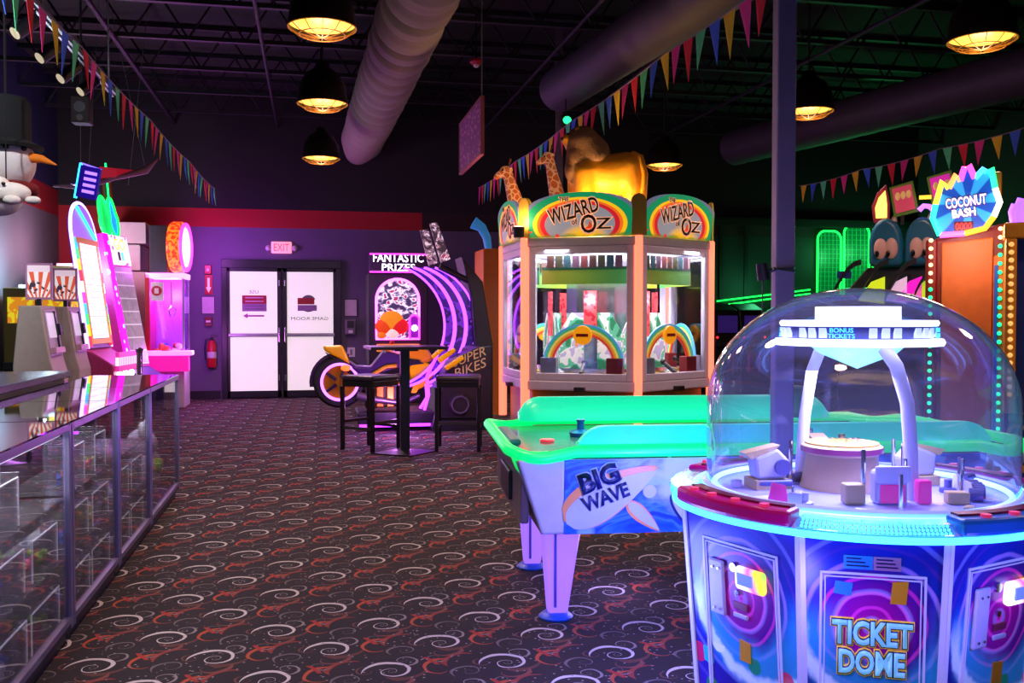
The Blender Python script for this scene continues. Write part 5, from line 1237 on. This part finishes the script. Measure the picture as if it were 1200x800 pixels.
    MB().prism([(wb*.22, .13), (wb*.42, .16), (wb*.40, .24), (wb*.2, .21)], -.0105, -.008).build('ticket_shape', MATS['shape_red'], pn)
# rim
def arcblock(a0, a1, r0, r1, z0, z1, n=10):
    b = MB(); vs = []
    for i in range(n+1):
        a = a0+(a1-a0)*i/n
        for r, z_ in ((r0, z0), (r1, z0), (r1, z1), (r0, z1)): vs.append(pt(r, a, z_))
    fs = [(i*4+k, i*4+(k+1) % 4, (i+1)*4+(k+1) % 4, (i+1)*4+k) for i in range(n) for k in range(4)]+[(3, 2, 1, 0), tuple(n*4+k for k in range(4))]
    return b.add(vs, fs)
MB().lathe([(.0, ZR), (.575, ZR), (.575, ZR+.012), (.53, ZR+.03), (.0, ZR+.03)], 64).build('deck', mat('deck_white', '#a8a8f0', .3, es=.05, ec='#6060ff'), t, smooth=30)  # white deck; blue-violet light put into its colour and faint glow
BLUEN = neon('rim_blue', '#38a8ff', 3.2)
MB().lathe([(.568, ZR-.012), (.582, ZR-.008), (.582, ZR+.008), (.568, ZR+.01)], 72).build('rim_light', BLUEN, t, smooth=40)
MB().tube([pt(.505, 5*i, ZR+.037) for i in range(72)], .010, 8, closed=True).build('inner_ring_light', neon('inner_blue', '#60c8ff', 2.6), t, smooth=60)
PADM = mat('pad_magenta', '#b00a78', .3, es=.08); CLR = glass('led_cover', '#c8f0ff', .08, .1, 3, .06); DOT = neon('led_cyan', '#50e8e0', 2.6)
for k in range(4):
    ac = A0+90*k; ap_ = ac+45
    MB_ = arcblock(ap_-23.5, ap_+23.5, .50, .592, ZR+.012, ZR+.058, 12); MB_.build('control_pad', PADM if k != 0 else mat('pad_blue', '#1a5ac0', .3, es=.1), t, bevel=.012)
    arcblock(ap_-22, ap_+22, .51, .545, ZR+.058, ZR+.064, 12).build('pad_strip', mat('pad_dark', '#6a0a38', .3), t)
    for q in range(4): MB().cyl(pt(.565, ap_-15+10*q, ZR+.056), pt(.565, ap_-15+10*q, ZR+.066), .014, seg=14).build('pad_button', mat('pad_button', '#e83a78', .3, es=.3), t, smooth=40)
    arcblock(ac-20, ac+20, .50, .588, ZR+.014, ZR+.045, 12).build('led_cover', CLR, t, bevel=.006)
    b = MB()
    for q in range(34):
        for j in range(3): b.ball(pt(.584-.008*j, ac-18.5+37*q/33, ZR+.022+.008*j), .0042, 6, 4)
    b.build('led_dots', DOT, t, kind='stuff')
# dome
ZD = ZR+.031
prof = [(.47, ZD), (.47, 1.10)]+[(.47*math.cos(a), 1.10+.372*math.sin(a)) for a in [PI/2*i/22 for i in range(1, 22)]]+[(.0001, 1.472)]
MB().lathe(prof, 72).build('dome', glass('dome_acrylic', '#dce0ff', .05, .015, 2.6, .05), t, smooth=60)
MB().lathe([(.462, ZD), (.485, ZD), (.485, ZD+.022), (.474, ZD+.028), (.462, ZD+.022)], 72).build('dome_collar', mat('collar_pale', '#b8c0f0', .25, es=.25, ec='#80a0ff'), t, smooth=40)
# hovering saucer
SW = neon('saucer_white', '#f8f8ff', 2.2)
sc = MB().lathe([(.22, 1.312), (.235, 1.350), (.0, 1.35), (0, 1.312)], 48).build('saucer', mat('saucer_navy', '#1a2a8a', .35, es=.1), t, smooth=30)
MB().lathe([(.20, 1.288), (.253, 1.290), (.258, 1.300), (.253, 1.311), (.2, 1.312)], 56).build('lower_ring', SW, sc, smooth=40)
MB().lathe([(.20, 1.350), (.236, 1.351), (.241, 1.360), (.236, 1.369), (.0, 1.370)], 56).build('upper_ring', SW, sc, smooth=40)
MB().lathe([(.13, 1.37), (.13, 1.412), (.0, 1.412)], 40).build('crown', mat('crown_white', '#f0f0f8', .4, es=1.1), sc, smooth=30)
for q in range(40):
    a = q*9
    if abs((a+121+45) % 90-45) < 14 or abs((a+74+45) % 90-45) < 5: continue
    M = Matrix.Rotation(R(a+90), 4, 'Z')
    MB().box(-.011, .011, -.236, -.226, 1.316, 1.346, M).build('window_light', neon('window_white', '#c8d8ff', .9), sc)
for q in range(4):
    a = -121+90*q
    Mx = Matrix.Rotation(R(a+90), 4, 'Z')
    text('lettering', 'BONUS\nTICKETS', neon('saucer_text', '#50c8ff', 1.6), sc, Mx @ front(0, -.2345, 1.331), .078, .030, line=.9, off=.01)
b = MB(); top = [pt(.155, 45*k, 1.29) for k in range(8)]; mid_ = [pt(.115, 45*k+22.5, 1.262) for k in range(8)]
b.add(top+mid_+[Vector((0, 0, 1.214))], [(k, 8+k, (k+1) % 8) for k in range(8)]+[(8+k, 8+(k+1) % 8, (k+1) % 8) for k in range(8)]+[(8+k, 16, 8+(k+1) % 8) for k in range(8)]).build('crystal', mat('crystal_cyan', '#a0e8f0', .15, es=.95, ec='#80e8f8'), sc)
ARM = mat('arm_white', '#b8b4e8', .35, es=.12)
MB().tube([(.03, -.12, 1.295), (.065, -.15, 1.23), (.095, -.16, 1.12), (.105, -.165, .98), (.11, -.165, ZD-.001)], .021, 14).build('support_arm', ARM, t, smooth=60)
MB().tube([(-.07, .12, 1.295), (-.10, .14, 1.2), (-.12, .15, 1.05), (-.135, .15, ZD-.001)], .019, 14).build('support_arm', ARM, t, smooth=60)
# machinery inside
MB().lathe([(0, ZD), (.13, ZD), (.115, .90), (.112, .935), (.127, .945), (.127, .962), (.118, .968), (0, .968)], 40, c=(-.03, .05, 0)).build('turret', mat('turret_tan', '#c0a07a', .4), t, smooth=35)
MB().lathe([(.1285, .944), (.1285, .960)], 40, c=(-.03, .05, 0)).build('turret_band', mat('turret_band', '#a03a70', .4), t, smooth=60)
MB().lathe([(0, .969), (.115, .969), (.115, .973), (0, .973)], 40, c=(-.03, .05, 0)).build('turret_top', mat('turret_yellow', '#d8a848', .4), t)
for q in range(6): MB().box(-.07+q*.018, -.058+q*.018, .04, .07, .973, .985).build('bolt', CHR, t)
MB().cyl((-.03, .05, .973), (-.03, .05, 1.0), .012, seg=10).build('turret_pin', CHR, t)
LW = mat('launcher_white', '#c0bce0', .35); LGR = mat('launcher_grey', '#5a5890', .4, .4); LPK = mat('launcher_pink', '#e02a90', .35, es=.25); LTN = mat('launcher_tan', '#c8a878', .5)
def launcher(ax, ay, rz):
    M = Matrix.Translation((ax, ay, ZD)) @ Matrix.Rotation(R(rz), 4, 'Z')
    MB().box(-.06, .06, -.05, .05, 0, .03, M).build('launcher_foot', LTN, t)
    MB().prism([(-.05, .03), (.05, .03), (.06, .09), (.02, .13), (-.06, .10)], -.035, .035, M=M).build('launcher_body', LW, t, bevel=.01)
    MB().prism([(-.07, .095), (.02, .13), (.03, .14), (-.09, .115)], -.028, .028, M=M).build('launcher_chute', LTN, t)
    MB().cyl(M @ Vector((.03, -.04, .07)), M @ Vector((.03, -.052, .07)), .026, seg=18).build('launcher_wheel', LGR, t, smooth=40)
    MB().cyl(M @ Vector((-.05, -.04, .02)), M @ Vector((.06, -.045, .02)), .012, seg=10).build('launcher_motor', LGR, t, smooth=40)
    MB().cyl(M @ Vector((.08, .0, 0)), M @ Vector((.08, .0, .15)), .006, seg=8).build('launcher_rod', CHR, t, smooth=40)
launcher(-.27, .05, 10); launcher(.24, .12, 190); launcher(-.02, .32, 90)
MB().box(-.03, .065, -.25, -.19, ZD, ZD+.10).build('target_housing', LW, t, bevel=.012); MB().box(-.02, .055, -.254, -.248, ZD+.005, ZD+.06).build('target_window', LPK, t, bevel=.004)
MB().box(-.035, .07, -.256, -.244, ZD+.065, ZD+.115).build('target_hood', mat('hood_pale', '#d8d4f4', .3), t, bevel=.012)
MB().box(.10, .14, -.24, -.2, ZD, ZD+.07).build('switch_box', LPK, t, bevel=.006); MB().box(-.12, -.06, -.25, -.2, ZD, ZD+.06).build('switch_box', LTN, t, bevel=.006)
MB().cyl((-.06, -.225, ZD), (-.06, -.225, ZD+.16), .007, seg=8).cyl((.075, -.2, ZD), (.075, -.2, ZD+.13), .006, seg=8).cyl((.15, .0, ZD), (.15, 0, ZD+.15), .007, seg=8).build('guide_rod', CHR, t, smooth=40)
rnd = random.Random(5)
for q in range(14):
    a, r = rnd.uniform(0, 360), rnd.uniform(.27, .42); p = pt(r, a, ZD); s_ = rnd.uniform(.015, .032)
    if abs(p.x-.11) < .05 and abs(p.y+.165) < .05: continue
    MB().box(-s_, s_, -s_*.7, s_*.7, 0, s_*rnd.uniform(.6, 1.6), Matrix.Translation(p) @ Matrix.Rotation(a, 4, 'Z')).build('mechanism_block', rnd.choice([LW, LTN, LGR, LW]), t, bevel=.004)
MB().tube([pt(.445, 5*i, ZD+.012) for i in range(72)], .009, 8, closed=True).build('base_ring_light', neon('base_ring', '#90b8ff', 2.4), t, smooth=60)
for q in range(26):
    a, r = rnd.uniform(0, 360), rnd.uniform(.17, .41); p = pt(r, a, ZD)
    if (abs(p.x-.11) < .06 and abs(p.y+.165) < .06) or (abs(p.x) < .12 and -.3 < p.y < -.15): continue
    kind = q % 4
    if kind == 0: MB().cyl(p, p+Vector((0, 0, rnd.uniform(.05, .12))), .006, seg=8).build('pin', CHR, t, smooth=40)
    elif kind == 1: MB().cyl(p+Vector((0, 0, .022)), p+Vector((.05*math.cos(a), .05*math.sin(a), .022)), .016, seg=12).build('motor', LGR, t, smooth=40)
    elif kind == 2: MB().prism([(-.035, 0), (.035, 0), (.02, .05), (-.02, .06)], -.003, .003, M=Matrix.Translation(p) @ Matrix.Rotation(a, 4, 'Z')).build('guard_plate', rnd.choice([LW, LPK, LTN]), t)
    else: MB().lathe([(.0, 0), (.026, 0), (.026, .012), (.012, .016), (.012, .04), (0, .04)], 16, c=p).build('gear', rnd.choice([LW, LGR, LTN]), t, smooth=40)
for a in (200, 250, 330, 20, 110): MB().prism([(-.05, 0), (.05, 0), (.0, .075)], 0, .004, ax='z', M=Matrix.Translation(pt(.37, a, ZD)) @ Matrix.Rotation(R(a), 4, 'Z')).build('deck_plate', mat('plate_white', '#e8e8ff', .3), t)
for q in range(5): MB().cyl(pt(.33, -35+q*7, ZD+.02), pt(.37, -34+q*7, ZD+.02), .02, seg=12).build('roller', LGR, t, smooth=40)
lamp('saucer_light', 'AREA', (0, 0, 1.2), 10, (.52, .5, 1), t, size=(.3, .3))
lamp('rim_glow', 'POINT', (-.35, -.62, .62), 3, (.22, .2, 1), t, .05); lamp('rim_glow', 'POINT', (.2, -.72, .62), 3, (.22, .2, 1), t, .05); lamp('rim_glow', 'POINT', (-.82, .05, .48), 20, (.16, .2, 1), t, .15)
lamp('rim_glow', 'POINT', (-.4, .68, .6), 16, (.2, .2, 1), t, .05)
# ================================================================ right: coconut game
def screen_frame(u0, dep):
    """things placed square to the photograph: returns origin on the floor and metre converters for that distance"""
    D = dep*KD; o = PD(u0, 371, D); s = D/FPX
    return (o.x, o.y, 0), (lambda u: (u-u0)*s), (lambda v: CAMH+(371-v)*s+0.0)
loc, X, Z = screen_frame(1133, 5.6)
t = thing('coconut_game', 'orange arcade game with COCONUT BASH neon sign and green bulbs', 'arcade game', loc, CAMRZ-R(27))
OR2 = mat('coconut_orange', '#d87028', .5, var=.1); DRED = mat('coconut_red', '#7a1c18', .45); WRM = neon('bulb_warm', '#ffd890', 2.0); GBL = neon('bulb_green', '#18e880', 2.0)
MB().prism([(X(1098), 0), (X(1172), 0), (X(1180), Z(300)), (X(1172), Z(262)), (X(1150), Z(268)), (X(1096), Z(278))], 0, .9).build('cabinet', DRED, t, bevel=.03)
MB().prism([(X(1106), .1), (X(1158), .1), (X(1160), Z(279)), (X(1105), Z(284))], -.02, 0).build('front_panel', OR2, t, bevel=.01)
MB().box(X(1160), X(1180), -.04, .5, 0, Z(300)).build('side_pillar', OR2, t, bevel=.02); MB().box(X(1161), X(1165), -.05, -.04, .3, Z(312)).build('blue_inlay', mat('inlay_blue', '#1a58b0', .4, es=.2), t)
MB().box(X(1088), X(1100), -.04, .3, 0, Z(280)).build('side_pillar', DRED, t, bevel=.02)
for u, v0, v1, n in ((1094, 281, 560, 30), (1167, 270, 540, 28)):
    for i in range(n):
        v = v0+(v1-v0)*i/(n-1)
        MB().ball((X(u), -.048, Z(v)), (.015, .012, .015), 10, 6).build('bulb', WRM if i < (6 if u < 1100 else 2) else GBL, t, smooth=60)
ol = [(1104, 276), (1096, 256), (1099, 240), (1106, 213), (1113, 222), (1120, 207), (1125, 214), (1129, 199), (1134, 197), (1140, 212), (1149, 202), (1152, 206), (1157, 202), (1161, 225), (1166, 241), (1160, 257), (1151, 270), (1130, 275)]
olp = [(X(u), Z(v)) for u, v in ol]
def rays(t, vec, x, y, z):
    a = (z-2.19).m('ARCTAN2', x); r = (x*x+(z-2.19)*(z-2.19)).m('SQRT')
    c = mixc(t, (a*7).sin().step(-.2, .4), '#0a48b8', '#2aa0f0')
    return mixc(t, (noise(t, vec, 16, 3)*.25+r*.8).step(.16, .08), c, '#80c0f0')
MB().prism(olp, -.10, -.03).build('marquee', gmat('coconut_rays', rays, .4, .35), t)
segs = [(0, 2, '#20f0a0'), (2, 4, '#ffc030'), (4, 6, '#ff8040'), (6, 9, '#ff40b0'), (9, 11, '#30a0ff'), (11, 13, '#20f080'), (13, 15, '#fff0c0'), (15, 17, '#ff9020'), (17, 18, '#ff50d0')]
for a_, b_, c in segs:
    pts = [olp[i % len(olp)] for i in range(a_, b_+1)]
    MB().tube([(p[0], -.11, p[1]) for p in pts], .02, 8).build('neon_tube', neon('coco_'+c[1:], c, 2.2), t, smooth=60)
CW = neon('coco_white', '#fff4e8', 1.6); CP = mat('coco_purple', '#5a2aa0', .4)
for wd, u, v, w_, h_, m_ in (('COCONUT', 1131, 238, 42, 11, neon('coco_lilac', '#e8dcff', 1.0)), ('BASH', 1129, 251, 24, 9, CW)):
    s = X(1134)-X(1133)
    for off, mm, y in ((.11, CP, -.102), (.025, m_, -.108)): text('lettering', wd, mm, t, Matrix.Translation((X(u), y, Z(v))) @ Matrix.Rotation(R(-6), 4, 'Y') @ Matrix.Rotation(PI/2, 4, 'X'), w_*s, h_*s, ext=.004, off=off)
MB().box(X(1119), X(1139), -.108, -.10, Z(272), Z(261)).build('score_display', mat('display_dark', '#400810', .3), t)
text('score_digits', '0000', neon('digit_red', '#ff2030', 1.8), t, Matrix.Translation((X(1129), -.108, Z(266.5))) @ Matrix.Rotation(PI/2, 4, 'X'), 17*s, 8*s)
MB().box(X(1157), X(1168), -.03, .2, Z(240), Z(204)).build('marquee_side', ORG, t, bevel=.02)
lamp('marquee_glow', 'POINT', (X(1130), -.5, Z(285)), 10, (1, .62, .5), t, .1)

# yellow framed cabinet at the right edge
loc, X, Z = screen_frame(1200, 5.0)
t = thing('target_game', 'yellow framed game cabinet with navy starry panel at the right edge', 'arcade game', loc, CAMRZ-R(25))
YF2 = mat('frame_yellow', '#d88a18', .45)
MB().box(X(1178), X(1330), 0, .25, Z(279), Z(260)).build('top_beam', YF2, t, bevel=.015); MB().box(X(1180), X(1192), 0, .25, 0, Z(279)).build('side_post', YF2, t, bevel=.01); MB().box(X(1318), X(1330), 0, .25, 0, Z(279)).build('side_post', YF2, t, bevel=.01)
def night(t, vec, x, y, z):
    st = (voro(t, vec, 12) < .07); c = mixc(t, noise(t, vec, 2, 2), '#0c1440', '#1c2a6a'); return mixc(t, st, c, '#d0d8ff')
MB().box(X(1192), X(1318), .12, .2, .1, Z(279)).build('night_panel', gmat('night_print', night, .4, .1), t)
for i in range(20): MB().ball((X(1186), -.01, Z(286+i*9.3)), (.016, .01, .016), 8, 6).build('bulb', WRM if False else mat('bulb_dim', '#e0b060', .4, es=.7), t, smooth=60)
MB().box(X(1178), X(1330), -.04, .12, Z(545), Z(485)).build('lower_rail', mat('rail_navy', '#141c38', .4), t, bevel=.01)
pts = [(X(1192)+.09*math.exp(-.22*a)*math.cos(a), -.05, Z(513)+.11*math.exp(-.22*a)*math.sin(a)) for a in [i*.35 for i in range(30)]]
MB().tube(pts, .012, 8).build('scroll', mat('scroll_tan', '#a08848', .45), t, smooth=60)
MB().box(X(1178), X(1330), -.05, .1, Z(553), Z(545)).build('lower_trim', YF2, t)
MB().tube([(X(1190), .1, Z(259)), (X(1188), .1, Z(246)), (X(1191), .1, Z(238))], .03, 8).tube([(X(1197), .1, Z(259)), (X(1196), .1, Z(240)), (X(1199), .1, Z(232))], .04, 8).build('topper_figure', neon('topper_lilac', '#a060ff', 1.2), t, smooth=60)

# ball toss game with blue eyed domes
loc, X, Z = screen_frame(1055, 7.6)
t = thing('ball_toss_game', 'ball toss game with blue big-eyed domes above striped lanes', 'arcade game', loc, CAMRZ-R(23))
BLU = mat('dome_teal', '#1c6a90', .35); EYE = mat('eye_peach', '#e0b0a8', .4); HRN = mat('horn_cream', '#d8c0a8', .5)
MB().prism([(X(985), 0), (X(1100), 0), (X(1100), Z(312)), (X(1018), Z(312)), (X(985), Z(352))], .1, 1.0).build('cabinet', mat('toss_black', '#15161e', .4), t, bevel=.02)
for q, uc in enumerate((1038.5, 1077.5)):
    hw = X(uc+19)-X(uc); zb = Z(311); zt = Z(255)
    dm = MB().prism([(X(uc)-hw, zb), (X(uc)+hw, zb), (X(uc)+hw, zb+(zt-zb)*.45)]+[(X(uc)+hw*math.cos(a), zb+(zt-zb)*(.45+.55*math.sin(a))) for a in [PI*i/14 for i in range(1, 14)]]+[(X(uc)-hw, zb+(zt-zb)*.45)], 0, .35).build('eyed_dome', BLU, t, bevel=.05, bseg=4)
    for s, du in ((-1, -6), (1, 6)):
        ey = MB().ball((X(uc+du), -.0, Z(291)), (.062, .03, .105), 18, 12).build('eye', EYE, dm, smooth=60)
        MB().ball((X(uc+du-3.5), -.026, Z(297)), (.02, .012, .034), 12, 8).build('pupil', MATS['eye_black'], ey, smooth=60)
    MB().cyl((X(uc+8), .15, Z(258)), (X(uc+10), .15, Z(246)), .035, .003, 10).build('horn', HRN, dm, smooth=50)
for q, u in enumerate((992, 1022, 1052, 1082)):
    pts = [(X(u-14+34*i/12), -.12-.0*i, Z(356-(46)*math.sin(PI/2*i/12)**.8)) for i in range(13)]
    MB().band([(a, b) for a, _, b in pts], [(a, b+.05) for a, _, b in pts], -.15, -.07).build('lane_hoop', BLK, t)
for q, (u0, u1, c) in enumerate(((1008, 1038, '#c8e020'), (1038, 1062, '#d8b0d0'), (1050, 1078, '#e818c8'), (1062, 1098, '#b8d818'))):
    MB().prism([(X(u0), Z(352)), (X(u1), Z(356)), (X(u1), Z(324)), (X((u0+u1)/2), Z(330))], -.06, -.02+.005*q).build('lane_panel', mat('lane_%d' % q, c, .4, es=.5), t)
MB().box(X(985), X(1000), -.1, .1, Z(325), Z(317)).build('score_screen', mat('score_screen', '#1a2050', .3, es=.3), t)
TS = mat('sign_rose', '#c8405a', .5, es=.35); TG = mat('sign_lime', '#5a7a28', .5, es=.15)
for q, (u0, v0, u1, v1) in enumerate(((1041, 215, 1071, 253), (1082, 205, 1110, 240))):
    MB().prism([(X(u0), Z(v0+3)), (X(u0+26), Z(v0-4)), (X(u1+3), Z(v1-6)), (X(u0+6), Z(v1))], .12, .18).build('sign_back', TG, t)
    MB().prism([(X(u0+3), Z(v0+5)), (X(u0+24), Z(v0)), (X(u1-1), Z(v1-9)), (X(u0+8), Z(v1-4))], .10, .12).build('sign_face', TS if q == 0 else mat('sign_magenta', '#d020a0', .5, es=.5), t)
    for k in range(3):
        MB().ball((X(u0+9.5+k*6), .10, Z(v0+14-k*1.2)), (.024, .012, .04), 10, 8).build('sign_mark', mat('mark_sand', '#d8a868', .5, es=.3), t, smooth=60)
    MB().box(X(u0+13), X(u0+17), .13, .17, Z(262), Z(v1-3)).build('sign_post', DKP, t)
MB().prism([(X(1024), Z(258)), (X(1022), Z(240)), (X(1028), Z(224)), (X(1038), Z(214)), (X(1042), Z(235)), (X(1042), Z(258)), (X(1034), Z(266))], .08, .16).build('flame_board', mat('flame_maroon', '#8a2040', .5, es=.1), t, bevel=.01)
MB().prism([(X(1027), Z(254)), (X(1026), Z(242)), (X(1030), Z(230)), (X(1037), Z(222)), (X(1039), Z(238)), (X(1039), Z(254))], .05, .08).build('flame_light', neon('flame_yellow', '#ffe060', 1.3), t)
MB().tube([(X(1074), .05, Z(247)), (X(1079), .05, Z(242)), (X(1085), .05, Z(243)), (X(1090), .05, Z(248))], .025, 8).build('arch_light', neon('arch_lilac', '#b060ff', 1.8), t, smooth=60); MB().box(X(1074), X(1087), .04, .08, Z(234), Z(230)).build('bar_light', neon('bar_amber', '#ffb030', 1.5), t)

# ================================================================ far right wall: green neon windows and strips, dark cabinets
YW = YB-.03
GW = neon('window_green', '#18ff50', 1.6); GDK = mat('window_backing', '#04301a', .4, es=.25, ec='#00a040')
for q, (u0, v0, u1, v1) in enumerate(((957, 271, 985, 345), (988, 264, 1018, 345), (1022, 262, 1050, 345))):
    a, b_ = PY(u0, v1, YW), PY(u1, v0, YW); xc = (a.x+b_.x)/2; w2 = (b_.x-a.x)/2; zb, zt = a.z, b_.z
    t = thing('neon_window', ['arched green neon window frame left of its pair on the dark wall', 'arched green neon window frame beside the blue-eyed domes', 'arched green neon window mostly hidden behind the blue-eyed domes'][q], 'neon window', (xc, YW, zb), 0, 'green neon windows')
    h = zt-zb; rr = .16
    ot = [(-w2, 0), (-w2, h-rr)]+arc(-w2+rr, h-rr, rr, 180, 90, 6)[1:]+arc(w2-rr, h-rr, rr, 90, 0, 6)+[(w2, 0)]
    MB().prism(ot, .0, .02).build('backing', GDK, t)
    MB().tube([(x, -.02, z_) for x, z_ in ot], .02, 8).build('frame_tube', GW, t, smooth=60)
    GB = mat('grid_green', '#0a8a40', .4, es=.5)
    for i in range(1, 6): MB().box(-w2+i*w2/3-.006, -w2+i*w2/3+.006, -.012, 0, .02, h-.03).build('bar', GB, t)
    for i in range(1, 14): MB().box(-w2+.02, w2-.02, -.012, 0, i*h/14-.004, i*h/14+.004).build('bar', GB, t)
    lamp('window_glow', 'POINT', (0, -.4, h*.6), 9, (.1, 1, .35), t, .15)
t = thing('green_light_strip', 'pair of green light strips running along the dark back wall', 'light strip', (7.4, YW, 1.58))
for k, dz_ in enumerate((0, .075)):
    MB().tube([(0, 0, dz_*1.2), (1.9, 0, .24+dz_)], .014, 8).build('strip', GW, t, smooth=60)
lamp('strip_glow', 'POINT', (.6, -.5, .3), 8, (.1, 1, .4), t, .2)
for q, x0 in enumerate((7.45, 7.95)):
    MB().box(x0, x0+.07, YB-.03, YB, 0, 3.1).build('trim_%d' % (q+1), mat('wall_batten', '#0a0f0d', .6))['kind'] = 'structure'
MB().box(4.8, 11.6, YB-.12, YB, 3.08, 3.22).build('trim_3', MATS['wall_batten'])['kind'] = 'structure'
RLED = neon('led_red', '#ff2030', 2.0)
for q, u in enumerate((853, 884)):
    p = PY(u, 400, 15.6)
    t = thing('dark_cabinet', ['black arcade cabinet with red lights beside the hexagonal coin pusher', 'black arcade cabinet with red lights behind the steel column'][q], 'arcade game', (p.x, 15.6, 0))
    MB().prism([(0, 0), (.7, 0), (.7, 1.5), (.5, 1.62), (.12, 1.5), (0, .95)], -.24, .24, ax='x').build('cabinet', mat('far_cabinet', '#0c1012', .5), t, bevel=.02)
    MB().box(-.18, .18, -.005, .02, 1.1, 1.4).build('screen', mat('far_screen', '#1a1420', .3, es=.15, ec='#5030a0'), t)
    MB().box(-.22, .22, -.12, .0, .86, .93).build('control_deck', DKP, t, bevel=.01)
    for s in (-1, 1): MB().ball((s*.2, -.01, 1.02), .02, 8, 6).build('red_light', RLED, t, smooth=60)
    for s in (-1, 1): MB().box(s*.1-.02, s*.1+.02, -.01, 0, .4, .75).build('coin_slot', mat('slot_dim', '#3a2028', .4, es=.2, ec='#a02030'), t)
